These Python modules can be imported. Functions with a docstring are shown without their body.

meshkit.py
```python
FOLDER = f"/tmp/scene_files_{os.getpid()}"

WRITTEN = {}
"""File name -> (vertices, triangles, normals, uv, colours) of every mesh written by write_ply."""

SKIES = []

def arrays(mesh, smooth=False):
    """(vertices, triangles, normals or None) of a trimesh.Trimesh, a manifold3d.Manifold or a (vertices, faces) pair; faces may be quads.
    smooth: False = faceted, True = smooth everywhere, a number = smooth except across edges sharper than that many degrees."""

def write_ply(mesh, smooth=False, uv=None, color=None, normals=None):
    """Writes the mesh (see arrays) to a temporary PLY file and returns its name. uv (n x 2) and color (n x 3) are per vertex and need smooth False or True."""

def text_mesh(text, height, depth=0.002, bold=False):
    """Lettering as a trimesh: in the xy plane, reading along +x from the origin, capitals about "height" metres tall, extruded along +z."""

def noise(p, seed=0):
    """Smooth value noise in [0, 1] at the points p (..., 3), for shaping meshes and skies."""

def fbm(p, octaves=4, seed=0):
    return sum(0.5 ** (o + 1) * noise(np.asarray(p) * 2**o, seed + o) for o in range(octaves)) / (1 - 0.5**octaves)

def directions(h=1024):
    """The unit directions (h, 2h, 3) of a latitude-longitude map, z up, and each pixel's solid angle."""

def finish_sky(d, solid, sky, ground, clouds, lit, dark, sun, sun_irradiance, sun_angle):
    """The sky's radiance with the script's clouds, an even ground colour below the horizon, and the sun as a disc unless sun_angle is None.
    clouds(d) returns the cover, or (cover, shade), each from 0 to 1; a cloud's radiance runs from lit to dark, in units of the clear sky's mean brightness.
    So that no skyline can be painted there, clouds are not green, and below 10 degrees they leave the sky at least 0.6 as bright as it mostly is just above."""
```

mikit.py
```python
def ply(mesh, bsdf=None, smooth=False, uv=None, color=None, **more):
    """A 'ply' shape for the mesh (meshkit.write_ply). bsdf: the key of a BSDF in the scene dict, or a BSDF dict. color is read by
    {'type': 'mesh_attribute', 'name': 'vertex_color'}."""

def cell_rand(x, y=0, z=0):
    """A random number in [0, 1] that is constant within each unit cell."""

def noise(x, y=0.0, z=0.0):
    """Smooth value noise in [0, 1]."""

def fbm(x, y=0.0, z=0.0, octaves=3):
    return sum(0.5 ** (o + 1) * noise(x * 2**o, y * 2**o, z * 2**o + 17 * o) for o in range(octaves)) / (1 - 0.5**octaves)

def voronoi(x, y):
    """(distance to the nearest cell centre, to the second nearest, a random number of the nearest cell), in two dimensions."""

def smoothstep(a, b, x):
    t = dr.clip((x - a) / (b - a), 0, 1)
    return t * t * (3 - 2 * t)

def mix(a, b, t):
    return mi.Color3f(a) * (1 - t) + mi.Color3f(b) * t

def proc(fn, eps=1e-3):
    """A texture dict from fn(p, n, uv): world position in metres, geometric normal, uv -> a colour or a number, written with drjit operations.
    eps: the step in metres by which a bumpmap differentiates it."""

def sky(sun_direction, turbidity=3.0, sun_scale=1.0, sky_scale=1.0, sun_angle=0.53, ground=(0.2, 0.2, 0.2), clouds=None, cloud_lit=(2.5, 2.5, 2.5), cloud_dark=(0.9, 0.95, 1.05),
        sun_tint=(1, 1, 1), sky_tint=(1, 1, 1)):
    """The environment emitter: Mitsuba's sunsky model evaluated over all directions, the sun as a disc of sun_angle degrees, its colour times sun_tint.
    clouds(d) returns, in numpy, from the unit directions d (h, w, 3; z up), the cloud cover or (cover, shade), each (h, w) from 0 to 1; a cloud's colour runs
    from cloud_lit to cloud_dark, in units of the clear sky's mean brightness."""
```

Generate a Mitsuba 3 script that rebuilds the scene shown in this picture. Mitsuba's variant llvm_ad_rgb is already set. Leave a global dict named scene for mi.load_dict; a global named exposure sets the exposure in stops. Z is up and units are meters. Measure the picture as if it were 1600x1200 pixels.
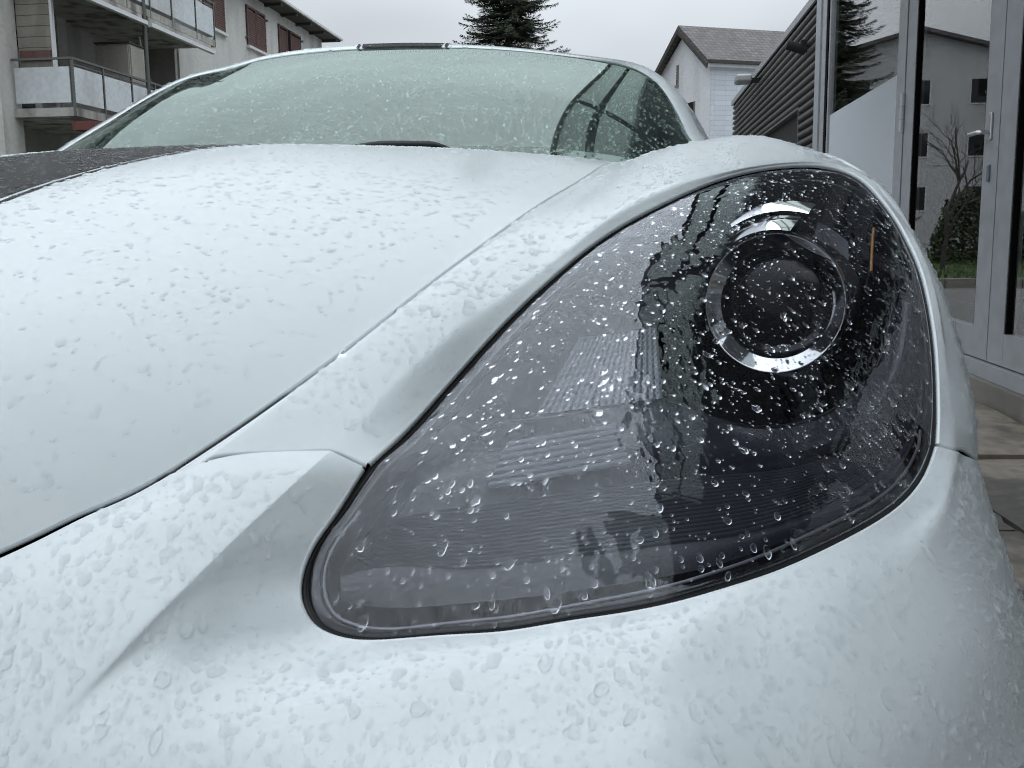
import math, random
import numpy as np, trimesh, mitsuba as mi, mikit, meshkit, drjit as dr
from scipy.interpolate import CubicSpline, make_smoothing_spline, PchipInterpolator, RBFInterpolator

scene, labels = {}, {}
rng = np.random.default_rng(7)
random.seed(7)
T4 = mi.ScalarTransform4f

# ------------------------------------------------------------------ camera
F_PX, CAM_H = 1550.0, 0.78                                   # focal length for a picture 1600 wide; eye height in metres
_u = np.array([-.012, 1.0, 0.0]); _v = np.array([185 / F_PX, 235 / F_PX, 1.0])   # up and street direction in camera axes (right, up, ahead)
_u[2] = -(_u[0] * _v[0] + _u[1] * _v[1])
ZC = _u / np.linalg.norm(_u); YC = _v / np.linalg.norm(_v)
_fl = np.array([1, 1, -1.0])
XC = np.cross(YC * _fl, ZC * _fl) * _fl
BASIS = np.stack([XC, YC, ZC])                                # rows: world x (right), y (along the street), z (up)
CR, CU, CF = BASIS[:, 0], BASIS[:, 1], BASIS[:, 2]
EYE = np.array([0, 0, CAM_H])
scene['camera'] = {'type': 'perspective', 'fov': 2 * math.degrees(math.atan(800 / F_PX)), 'fov_axis': 'x', 'near_clip': 0.02, 'far_clip': 900.0,
                   'to_world': T4().look_at(origin=EYE.tolist(), target=(EYE + CF).tolist(), up=CU.tolist())}
# ------------------------------------------------------------------ sky: rain clouds
def cloud_fn(d):
    n = meshkit.fbm(d * np.array([2.2, 2.2, 5.0]) + 5, 4, 3)
    z = np.clip(d[..., 2], 0, 1)
    return np.ones(d.shape[:2]), np.clip(1.28 - 1.45 * z + (n - .5) * .7, 0, 1)
scene['sky'] = mikit.sky((-.45, -.75, .8), turbidity=4, sun_scale=.002, sun_angle=25, clouds=cloud_fn, cloud_lit=(3.56, 3.84, 4.05), cloud_dark=(.90, .975, 1.05), ground=(.16, .16, .16))
exposure = 2.46

# ------------------------------------------------------------------ coordinates
def ray(px, py):
    return CR * ((px - 800) / F_PX) - CU * ((py - 600) / F_PX) + CF
_cv = ray(1100, 365); KY = np.array([_cv[0], _cv[1], 0]); KY /= np.linalg.norm(KY); KX = np.array([KY[1], -KY[0], 0])
KA = .716                                                     # the car's centre plane lies this far to the left of the eye
KORG = np.array([0, 0, 0]) - KX * KA
def kp(px, py, d):
    """a point of the car in car axes (side from the centre plane, back, up), from where it is seen and how far back it stands"""
    r = ray(px, py); p = r * (d / (r @ KY))
    return np.array([p @ KX + KA, d, CAM_H + p[2]])
def at(px, py, y):
    r = ray(px, py); p = r * (y / r[1]); return p + EYE
def car(v):
    v = np.asarray(v, float)
    return KORG + v[..., :1] * KX + v[..., 1:2] * KY + v[..., 2:3] * np.array([0, 0, 1.0])
def K(p):
    """(px, py, d) or ('k', side, back, up)"""
    return np.array(p[1:], float) if p[0] == 'k' else kp(*p)

# ------------------------------------------------------------------ materials
def rgb(*c): return {'type': 'rgb', 'value': list(c)}
def mat(key, d, two=True):
    scene[key] = {'type': 'twosided', 'bsdf': d} if two else d
def plain(key, c, rough=.5, metal=0.0, spec=.5, **kw):
    mat(key, {'type': 'principled', 'base_color': rgb(*c) if isinstance(c, tuple) else c, 'roughness': rough, 'metallic': metal, 'specular': spec, **kw})
mat('m_paint', {'type': 'roughplastic', 'distribution': 'ggx', 'alpha': .045, 'int_ior': 1.5, 'nonlinear': True, 'diffuse_reflectance': rgb(.855, .885, .90)})
plain('m_stripe', (.010, .010, .012), .6, 0, .2)
plain('m_black', (.012, .012, .013), .55)
plain('m_gloss_black', (.008, .008, .010), .12)
plain('m_gap', (.004, .004, .004), .9, 0, .1)

# ------------------------------------------------------------------ mesh helpers
def emit(key, mesh, m, smooth=False, to_car=False, **kw):
    if isinstance(mesh, list):
        for x in mesh: emit(numbered(key), x, m, smooth, to_car, **kw)
        return key
    v, f = (np.asarray(mesh[0], float), np.asarray(mesh[1])) if isinstance(mesh, (tuple, list)) else (np.array(mesh.vertices), np.array(mesh.faces))
    if to_car: v = car(v)
    scene[key] = mikit.ply((v, f), m, smooth=smooth, **kw)
    return key
def numbered(base):
    k, i = base, 0
    while k in scene or k in labels or any(x.startswith(k + '__') for x in scene):
        i += 1; k = f'{base}_{i:03d}'
    return k
def grid_faces(n, m, off=0):
    i, j = np.meshgrid(np.arange(n - 1), np.arange(m - 1), indexing='ij')
    a = (i * m + j).ravel() + off
    return np.stack([a, a + 1, a + m + 1, a + m], 1)
def tri(q): return np.vstack([q[:, [0, 1, 2]], q[:, [0, 2, 3]]])
def chord(p):
    return np.concatenate([[0], np.cumsum(np.linalg.norm(np.diff(p, axis=0), axis=1))])
def curve(pts, n, apex=None, lam=3e-7):
    """a smooth 3D curve through points, n samples; apex: index that falls at parameter .5"""
    P = np.array([K(p) for p in pts]); s = chord(P)
    if apex is None: s = s / s[-1]
    else: s = np.where(np.arange(len(s)) <= apex, .5 * s / s[apex], .5 + .5 * (s - s[apex]) / (s[-1] - s[apex]))
    u = np.linspace(0, 1, n)
    if len(P) < 5: return np.stack([PchipInterpolator(s, P[:, k])(u) if len(P) > 2 else np.interp(u, s, P[:, k]) for k in range(3)], 1)
    w = np.ones(len(P)); w[0] = w[-1] = 30
    return np.stack([make_smoothing_spline(s, P[:, k], w=w, lam=lam)(u) for k in range(3)], 1)
def loft(rows, nt, inset=(0, 0), kind='cubic'):
    """rows: (k, n, 3) -> surface (nt, n, 3) through them, trimmed by inset metres at both ends of every column"""
    R = np.array(rows); L = np.linalg.norm(np.diff(R, axis=0), axis=2); t = np.vstack([np.zeros(R.shape[1]), np.cumsum(L, 0)])
    tm = (t / np.maximum(t[-1:], 1e-9)).mean(1)
    out = np.empty((nt, R.shape[1], 3))
    f = (CubicSpline(tm, R, axis=0, bc_type='natural') if kind == 'cubic' else PchipInterpolator(tm, R, axis=0)) if len(R) > 2 else None
    for j in range(R.shape[1]):
        a, b = inset[0] / max(t[-1, j], 1e-6), 1 - inset[1] / max(t[-1, j], 1e-6)
        u = np.linspace(min(a, .45), max(b, .55), nt)
        out[:, j] = f(u)[:, j] if f is not None else R[0, j] * (1 - u[:, None]) + R[1, j] * u[:, None]
    return out
def normals(g):
    n = np.cross(np.gradient(g, axis=0), np.gradient(g, axis=1)); return n / (np.linalg.norm(n, axis=2, keepdims=True) + 1e-12)
def flange(g, edge, n_out, r=.0018, h=.02, ndir=None):
    """rolls the edge of a panel (edge: 't0', 't1', 's0', 's1') over and down; n_out: +1 or -1 for the side of normals(g) that is outside"""
    N = normals(g) * n_out
    if edge == 't0': P, Q, n = g[0], g[1], N[0]
    elif edge == 't1': P, Q, n = g[-1], g[-2], N[-1]
    elif edge == 's0': P, Q, n = g[:, 0], g[:, 1], N[:, 0]
    else: P, Q, n = g[:, -1], g[:, -2], N[:, -1]
    if ndir is not None: n = np.broadcast_to(ndir, n.shape)
    tg = np.gradient(P, axis=0); o = np.cross(tg, n); o *= np.sign(((P - Q) * o).sum(1, keepdims=True)); o /= np.linalg.norm(o, axis=1, keepdims=True) + 1e-12
    rows = [P] + [P + o * r * math.sin(a) - n * r * (1 - math.cos(a)) for a in (.4, .8, 1.2, math.pi / 2)]
    rows += [rows[-1] - n * .0015]
    if h: FLANGES.append(np.array([rows[-1], rows[-1] - n * h - o * .001]))
    return np.array(rows)
FLANGES = []
class Surf:
    """grids joined into one mesh, each with its own smooth normals"""
    def __init__(s): s.v, s.f, s.n = [], [], 0
    def add(s, g, flip=False):
        q = grid_faces(*g.shape[:2], s.n)
        s.f.append(tri(q[:, ::-1] if flip else q)); s.v.append(g.reshape(-1, 3)); s.n += g.shape[0] * g.shape[1]
        return s
    def mesh(s, weld=True):
        m = trimesh.Trimesh(np.vstack(s.v), np.vstack(s.f), process=False)
        if weld: m.merge_vertices(digits_vertex=6)
        return m

# ================================================================== THE CAR
NS = 181
# outline of the headlight opening, upper side (from the panel split at the inner end over the top to the split at the outer end)
H_UP = [(579,725,.559),(625,683,.584),(675,629,.618),(736,560,.659),(800,492,.704),(850,445,.739),(900,402,.779),(971,352,.837),(1035,318,.880),(1087,294,.919),(1140,275,.955),(1185,264,.98),(1237,258,1.0),
        (1282,259,1.01),(1312,264,1.01),(1342,277,1.0),(1372,305,.98),(1399,339,.955),(1421,380,.925),(1440,425,.89),(1451,470,.86),(1459,515,.83),(1464,567,.80),(1466,620,.765),(1466,660,.74),(1464,692,.72)]
T_UP = [(521,699,.562),(586,639,.592),(662,567,.634),(700,531,.656),(753,491,.690),(806,450,.724),(850,416,.756),(900,376,.796),(964,329,.848),(1024,299,.888),(1080,279,.924),(1144,264,.957),(1200,255,.985),(1246,251,1.002),
        (1290,252,1.013),(1318,258,1.016),(1348,269,1.010),(1374,293,.99),(1403,331,.97),(1434,378,.93),(1453,419,.90),(1465,462,.87),(1475,530,.828),(1481,586,.797),(1488,660,.752),(1491,700,.727)]
G_UP = [(270,738,.535),(330,700,.552),(370,672,.565),(470,600,.605),(560,535,.65),(640,470,.70),(740,395,.80),(845,320,.98),(905,284,1.17),(950,256,1.4),('k',.62,1.72,.90),('k',.74,2.02,.925),
        ('k',.87,1.80,.86),('k',.93,1.55,.75),('k',.945,1.3,.72),('k',.945,1.1,.69),('k',.945,.98,.62),('k',.945,.93,.565)]
S_UP = [(360,706,.548),(430,650,.572),(520,580,.612),(620,500,.665),(720,425,.74),(810,362,.83),(900,310,.96),(980,262,1.14),(1070,226,1.33),(1150,213,1.38),
        (1215,220,1.28),(1275,236,1.18),(1339,260,1.09),(1387,299,1.04),(1421,354,.985),(1449,402,.945),(1476,462,.905),(1494,515,.875),(1513,592,.835),(1525,656,.80),(1527,716,.77)]
H_UPc = curve(H_UP, NS, 12); T_UPc = curve(T_UP, NS, 13); S_UPc = curve(S_UP, NS, 9); G_UPc = curve(G_UP, NS, 11)
fender = Surf()
bev = loft([H_UPc, T_UPc], 7, (.002, 0))
_b = np.clip(np.linspace(0, 1, NS) * 6, 0, 1)[:, None] * np.array([0, 0, 1.0])
top = loft([T_UPc, .5 * (T_UPc + S_UPc) + _b * .0035, S_UPc, .5 * (S_UPc + G_UPc) + _b * .003, G_UPc], 70, (0, .0028))
# round the crease between bevel and top
def crease(bev, top, k=3, w=.004):
    B = np.vstack([bev, top[1:]])
    return B
def soften(g, i0, reach, n, span=None):
    g = g.copy(); w = np.clip(1 - np.abs(np.arange(len(g)) - i0) / (reach + 1), 0, 1)[:, None, None]; w[[0, -1]] = 0
    for _ in range(n):
        a = g.copy(); a[1:-1] = .25 * g[:-2] + .5 * g[1:-1] + .25 * g[2:]
        g = g + w * (a - g)
    return g
fg = soften(crease(bev, top), 6, 3, 4)
fender.add(fg)
HDIR = np.array([.16, -.60, .78]); HDIR /= np.linalg.norm(HDIR)
fender.add(flange(fg, 't0', -1, h=.012, ndir=HDIR)); fender.add(flange(fg[:, 5:130], 't1', -1)); fender.add(flange(fg, 's0', -1, h=None)); fender.add(flange(fg, 's1', -1, h=.006))
FENDER_G = fg

# bumper: a grid fanned round the lower side of the headlight
BC = [
 [(579,725,.559),(560,717,.565),(540,708,.559),(530,704,.560),(521,699,.562)],
 [(552,763,.546),(530,755,.547),(505,748,.537),(492,743,.536),(478,737,.535)],
 [(521,809,.531),(498,803,.530),(462,797,.517),(440,796,.514),(415,796,.512)],
 [(494,844,.520),(474,846,.518),(430,842,.506),(402,839,.501),(372,835,.496)],
 [(471,913,.506),(447,925,.509),(385,923,.494),(342,917,.482),(296,910,.472)],
 [(475,943,.496),(452,965,.497),(375,968,.478),(310,958,.465),(250,953,.456)],
 [(491,974,.492),(463,1003,.487),(360,1020,.465),(290,1010,.454),(210,995,.444)],
 [(521,989,.49),(495,1025,.474),(360,1080,.442),(240,1090,.428),(115,1100,.42)],
 [(567,999,.489),(550,1028,.470),(420,1130,.428),(240,1170,.410),(30,1205,.400)],
 [(632,997,.49),(622,1025,.468),(540,1180,.418),(390,1290,.395),(120,1400,.377)],
 [(709,991,.491),(705,1022,.467),(660,1210,.413),(580,1330,.385),(450,1420,.372)],
 [(786,986,.492),(787,1018,.468),(775,1200,.415),(750,1320,.39),(720,1420,.375)],
 [(882,970,.495),(886,1003,.472),(905,1172,.422),(930,1300,.40),(950,1420,.385)],
 [(958,959,.50),(967,990,.478),(1015,1130,.434),(1060,1270,.406),(1110,1400,.397)],
 [(1060,939,.507),(1072,968,.487),(1112,1090,.45),(1180,1235,.424),(1260,1380,.418)],
 [(1130,919,.516),(1144,947,.50),(1200,1050,.468),(1300,1190,.446),(1390,1330,.443)],
 [(1207,894,.532),(1224,921,.517),(1285,998,.49),(1395,1130,.473),(1490,1280,.472)],
 [(1283,861,.556),(1302,887,.543),(1355,950,.52),(1470,1060,.510),(1580,1210,.52)],
 [(1360,821,.592),(1380,845,.582),(1420,899,.56),(1530,990,.560),('k',.945,.68,.49)],
 [(1410,786,.628),(1432,808,.620),(1460,845,.60),(1560,915,.63),('k',.95,.76,.51)],
 [(1437,756,.658),(1460,775,.650),(1482,805,.635),(1553,845,.68),('k',.95,.83,.535)],
 [(1452,729,.685),(1476,742,.680),(1495,770,.67),(1542,790,.72),('k',.947,.88,.552)],
 [(1464,693,.72),(1490,701,.727),(1505,708,.742),(1527,717,.77),('k',.945,.93,.565)]]
for c, sag in zip(BC[:7], (0, 0, 0, .0005, .0015, .003, .003)):
    a_, b_ = K(c[0]), K(c[4])
    for k, t in ((1, .16), (2, .48), (3, .76)): c[k] = ('k', *(a_ * (1 - t) + b_ * t - sag * math.sin(math.pi * t) * np.array([0, -.3, 1])))
_B = [[K(p) for p in c] for c in BC]
_rows = [[c[0] for c in _B], [c[1] for c in _B], [c[2] + .14 * (c[1] - c[2]) for c in _B], [c[2] + .10 * (c[3] - c[2]) for c in _B], [c[3] for c in _B], [c[4] for c in _B]]
BR = [curve([('k', *p) for p in row], NS, lam=4e-7) for row in _rows]
BR[0][0], BR[0][-1] = H_UPc[0], H_UPc[-1]
C_EDGE = BR[-1]
bg = loft(BR, 60, (.002, 0))
# the flat face between the hood gap and the crease
nC = 60
uC = np.linspace(0, 1, nC)
mC = int(np.argmin(np.linalg.norm(BR[-1][:120] - K((30, 1205, .400)), axis=1)))      # so far the grid's outer row runs along the crease
C_tail = curve([tuple(['k', *BR[-1][mC]]), (-60,1310,.382), (-200,1480,.36)], 12)
C_c = np.vstack([BR[-1][:mC + 1], C_tail[1:]])
G_lo = curve([(270,738,.535),(200,776,.518),(130,806,.502),(65,838,.488),(0,868,.475),(-90,905,.458),(-220,950,.435)], 200)
_gf = np.concatenate([np.linspace(0, .80, mC + 1), np.linspace(.80, 1, 12)[1:]]) * 199
G_c = np.stack([np.interp(_gf, np.arange(200), G_lo[:, k]) for k in range(3)], 1)
uC = np.linspace(0, 1, len(C_c))
M_c = .5 * (C_c + G_c) + np.array([0, 0, .004]) * np.sin(np.pi * np.clip(uC * 1.2, 0, 1))[:, None]
SP = K((362,706,.548))
M_c = M_c + (SP - M_c[0]) * np.exp(-uC * 8)[:, None]
bt = loft([C_c, M_c, G_c], 48, (0, .0028))
# panel splits: pull the bumper's end columns back a little from the fender
def trim_s(g, d0=0, d1=0):
    out = g.copy()
    for i, row in enumerate(g):
        c = chord(row); L = c[-1]; t = d0 + (c / L) * (L - d0 - d1)
        out[i] = np.stack([np.interp(t, c, row[:, k]) for k in range(3)], 1)
    return out
comb = soften(np.vstack([bg[:, :mC + 1], bt[1:, :mC + 1]]), 59, 5, 10)   # face, crease and top face as one sheet
rest = bg[:, mC:].copy(); rest[54:, 0] = comb[54:60, -1]; tail = bt[:, mC:].copy(); tail[:6, 0] = comb[59:65, -1]
comb = trim_s(comb, .0046, 0); rest = trim_s(rest, 0, .0046)
bg = np.hstack([comb[:60], rest[:, 1:]]); bt = np.hstack([comb[59:], tail[:, 1:]])
bumper = Surf().add(comb).add(rest).add(tail)
bumper.add(flange(bg, 't0', 1, h=.012, ndir=HDIR)); bumper.add(flange(bt[:, 2:], 't1', 1)); bumper.add(flange(bg, 's0', 1, h=None)); bumper.add(flange(bt, 's0', 1, h=None)); bumper.add(flange(bg, 's1', 1, h=.006))

# hood: height over (side, back), fitted through its edge and its crown
G_full = np.vstack([G_lo[::-1], G_UPc[1:100]])
G_full = G_full[G_full[:, 1] < 1.5]
gy, gz, gx = G_full[:, 1], G_full[:, 2], G_full[:, 0]
o = np.argsort(gy); gy, gz, gx = gy[o], gz[o], gx[o]
edge_x, edge_z = PchipInterpolator(*(lambda a: (gy[a], gx[a]))(np.unique(np.round(gy, 5), return_index=True)[1])), PchipInterpolator(*(lambda a: (gy[a], gz[a]))(np.unique(np.round(gy, 5), return_index=True)[1]))
CENTRE = PchipInterpolator([.30, .42, .55, .70, .85, 1.03, 1.2, 1.4, 1.6, 1.75], [.652, .700, .747, .795, .836, .872, .897, .915, .9265, .933])
def hood_back(x): return 1.60 - .0 * x - .36 * np.abs(x) ** 2.2     # rear edge
NYH, NXH = 150, 141
y0 = gy[0] + .002
def hood_pt(x, y):
    y = np.clip(y, gy[0], None); yc = np.clip(y, gy[0], gy[-1])
    ex, ez, cz = edge_x(yc), edge_z(yc), CENTRE(y)
    return np.stack([x, y, ez + (cz - ez) * (1 - np.abs(np.clip(x / ex, -1, 1)) ** 2.3)], -1)
def hood_strip(x0, x1, n, off=0.0, edge=False):
    g = np.empty((NYH, n, 3))
    for j, q in enumerate(np.linspace(0, 1, n)):
        xm = x0 + (x1 - x0) * q
        yb = hood_back(xm * .62 if edge else xm) - (0 if edge else .0008)
        ys = y0 + (yb - y0) * np.linspace(0, 1, NYH) ** 1.25
        x = xm * (edge_x(np.clip(ys, gy[0], gy[-1])) - .0028) if edge else np.full(NYH, xm)
        g[:, j] = hood_pt(x, ys)
    return g + np.array([0, 0, off])
hood = hood_strip(-1, 1, NXH, 0, True)
hood_s = Surf().add(hood)
hood_s.add(flange(hood, 's0', -1)); hood_s.add(flange(hood, 's1', -1)); hood_s.add(flange(hood, 't1', -1, r=.004, h=.03))

for k, s in (('hood', hood_s), ('fender', fender), ('bumper', bumper)):
    emit(f'sports_car__{k}', s.mesh(), 'm_paint', smooth=40, to_car=True)
fl = Surf()
for g in FLANGES: fl.add(g)
emit('sports_car__panel_gap', fl.mesh(False), 'm_gap', to_car=True)
for nm, x0, x1 in (('stripe', -.112, .112), ('pinstripe', .119, .1245), ('pinstripe_001', -.1245, -.119)):
    emit(f'sports_car__hood__{nm}', Surf().add(hood_strip(x0, x1, 15 if nm == 'stripe' else 2, .0006)).mesh(), 'm_stripe', smooth=True, to_car=True)
labels['sports_car__hood__stripe'] = {'label': 'dark grey stripe along the middle of the hood'}
labels['sports_car'] = {'label': 'white sports car wet with rain, its headlight filling the foreground', 'category': 'car'}


# ---- headlight
H_lo = BR[0]
H_ring = np.vstack([H_UPc[:-1], H_lo[::-1][:-1]])               # closed outline of the opening
hc = H_ring.mean(0)
_, _, vt = np.linalg.svd(H_ring - hc)
hn = vt[2] * (-1 if vt[2][1] > 0 else 1)                        # outward normal of the opening's mean plane
ha = np.cross([0, 0, 1.0], hn); ha /= np.linalg.norm(ha); ha *= np.sign(ha[0]); hb = np.cross(hn, ha); hb *= np.sign(hb[2])
def to_h(p): p = np.asarray(p) - hc; return np.stack([p @ ha, p @ hb, p @ hn], -1)
def from_h(q): q = np.asarray(q); return hc + q[..., :1] * ha + q[..., 1:2] * hb + q[..., 2:3] * hn
ring = to_h(H_ring)
lc = to_h(kp(1060, 640, .63))[:2]
_tps = RBFInterpolator(ring[::5, :2], ring[::5, 2], kernel='thin_plate_spline', smoothing=2e-6)
_ra = np.arctan2(*(ring[:, :2] - lc).T[::-1]); _o = np.argsort(_ra); _ra, _rl = _ra[_o], np.linalg.norm(ring[:, :2] - lc, axis=1)[_o]
def _k(q):
    d = q - lc; return np.linalg.norm(d, axis=-1) / np.interp(np.arctan2(d[..., 1], d[..., 0]), _ra, _rl, period=2 * np.pi)
def _basis(k, q): w = 1 - np.clip(k, 0, 1) ** 2.6; return np.stack([w, w * q[..., 0], w * q[..., 1]], -1)
_cf = np.array([.024, .04, 0.0])                                # bulge in the middle, more towards the outer side
def lens_rbf(q): return _tps(q) + _basis(_k(q), q - lc) @ _cf
def ripple(q):
    """the water film that runs down the cover"""
    P = np.stack([q[:, 0] / .0055, q[:, 1] / .013, 0 * q[:, 0]], -1); W = np.stack([q[:, 0] / .05, q[:, 1] / .05, 0 * q[:, 0] + 3], -1)
    left = np.clip((.02 - q[:, 0]) / .10, 0, 1)
    return (meshkit.fbm(P, 3, 11) - .5) * (.0005 + .0011 * left) * np.clip((meshkit.fbm(W, 2, 5) - .30) * 3, .15, 1)
def lens_grid(ks, off=0.0, inset=0.0):
    """closed rings round the lens, ks from 1 (outline) to 0 (centre); off: metres behind the lens, inset: metres inside the outline"""
    R = ring[:, :2] - lc; L = np.linalg.norm(R, axis=1, keepdims=True)
    R = R * (L - inset) / L; R = np.vstack([R, R[:1]])
    g = np.array([lc + R * k for k in ks])
    z = lens_rbf(g.reshape(-1, 2)).reshape(g.shape[:2])
    return from_h(np.dstack([g, z - np.broadcast_to(np.reshape(off, (-1, 1)), z.shape)]))
def lp(px, py, off):
    """the point off metres behind the lens that is seen there"""
    t = .65
    for _ in range(12):
        e = []
        for tt in (t, t + 1e-4):
            q = to_h(kp(px, py, tt)); e.append(q[2] - lens_rbf(q[None, :2])[0] + off)
        t = np.clip(t - e[0] * 1e-4 / (e[1] - e[0] + 1e-12) * .9, .3, 1.4)
    return kp(px, py, t)
HL = 'sports_car__headlight__'
mat('m_lens', {'type': 'thindielectric', 'int_ior': 1.40, 'specular_reflectance': rgb(.90, .94, 1.0), 'specular_transmittance': rgb(.86, .87, .90)}, False)
plain('m_chrome', (.86, .87, .88), .06, 1.0)
plain('m_trim', (.012, .014, .021), .3)
plain('m_trim_grey', (.030, .033, .042), .35)
plain('m_reflector', (.15, .16, .18), .35, .6)
plain('m_amber', (.42, .20, .06), .3)
plain('m_plate', (.22, .225, .25), .35, .6)
LENS_OFF, LENS_IN = .002, .0035
lens = lens_grid(np.concatenate([[1, .997, .99], np.linspace(.985, .03, 150)]), np.concatenate([[.006, .003, .0022], np.full(150, LENS_OFF)]), LENS_IN)
_lq = to_h(lens.reshape(-1, 3)); lens = (lens.reshape(-1, 3) + hn * ripple(_lq[:, :2])[:, None]).reshape(lens.shape)
lens = np.concatenate([lens, np.broadcast_to(lens[-1].mean(0), lens[-1:].shape)])
emit(HL + 'lens_cover', Surf().add(lens).mesh(), 'm_lens', smooth=True, to_car=True)
sl = np.array([lens_grid([1], .0025, -.0006)[0], lens_grid([1], .0045, .0005)[0], lens_grid([1], .0050, .0025)[0], lens_grid([1], .0038, .0042)[0], lens_grid([1], .007, .0055)[0]])
emit(HL + 'seal', Surf().add(sl).mesh(), 'm_black', smooth=60, to_car=True)
bd = np.array([lens_grid([1], .0065, .003)[0], lens_grid([1], .0068, .0105)[0], lens_grid([1], .012, .0125)[0]])
emit(HL + 'border', Surf().add(bd).mesh(), 'm_gloss_black', smooth=50, to_car=True)
ks = np.concatenate([np.linspace(1, .7, 22), np.linspace(.67, .02, 16)])
emit(HL + 'housing', Surf().add(lens_grid(ks, .014 + .15 * (1 - ks ** 7), .0105)).mesh(), 'm_gloss_black', smooth=True, to_car=True)

def lcurve(pts, n, lam=1e-6):
    return curve([('k', *lp(*p)) for p in pts], n, lam=lam)
def tube(P, r, n=8):
    P = np.asarray(P); t = np.gradient(P, axis=0); t /= np.linalg.norm(t, axis=1, keepdims=True)
    a = np.cross(t, [0.13, .2, .97]); a /= np.linalg.norm(a, axis=1, keepdims=True); b = np.cross(t, a)
    th = np.linspace(0, 2 * np.pi, n + 1); r = np.broadcast_to(r, (len(P),))[:, None, None]
    return P[:, None] + r * (np.cos(th)[None, :, None] * a[:, None] + np.sin(th)[None, :, None] * b[:, None])
NE = 120
E0 = [(655,715,.018),(705,700,.030),(760,668,.040),(850,655,.045),(950,637,.050),(1035,624,.056),(1080,640,.060),(1140,662,.060),(1210,668,.058),(1280,652,.055),(1335,618,.050),(1372,570,.046),(1390,505,.042),(1392,430,.040),(1375,365,.035)]
E1 = [(585,800,.0135),(640,765,.020),(760,728,.025),(860,715,.028),(960,700,.03),(1060,690,.032),(1130,705,.032),(1200,712,.032),(1280,700,.03),(1345,662,.028),(1388,610,.026),(1412,545,.024),(1420,470,.022),(1413,400,.02),(1390,345,.018)]
E2 = [(552,850,.0125),(610,815,.020),(740,790,.028),(850,775,.034),(960,760,.036),(1060,748,.038),(1140,742,.038),(1220,735,.036),(1300,712,.034),(1370,672,.030),(1410,620,.026),(1430,550,.024),(1435,475,.022),(1424,400,.02),(1400,340,.018)]
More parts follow.
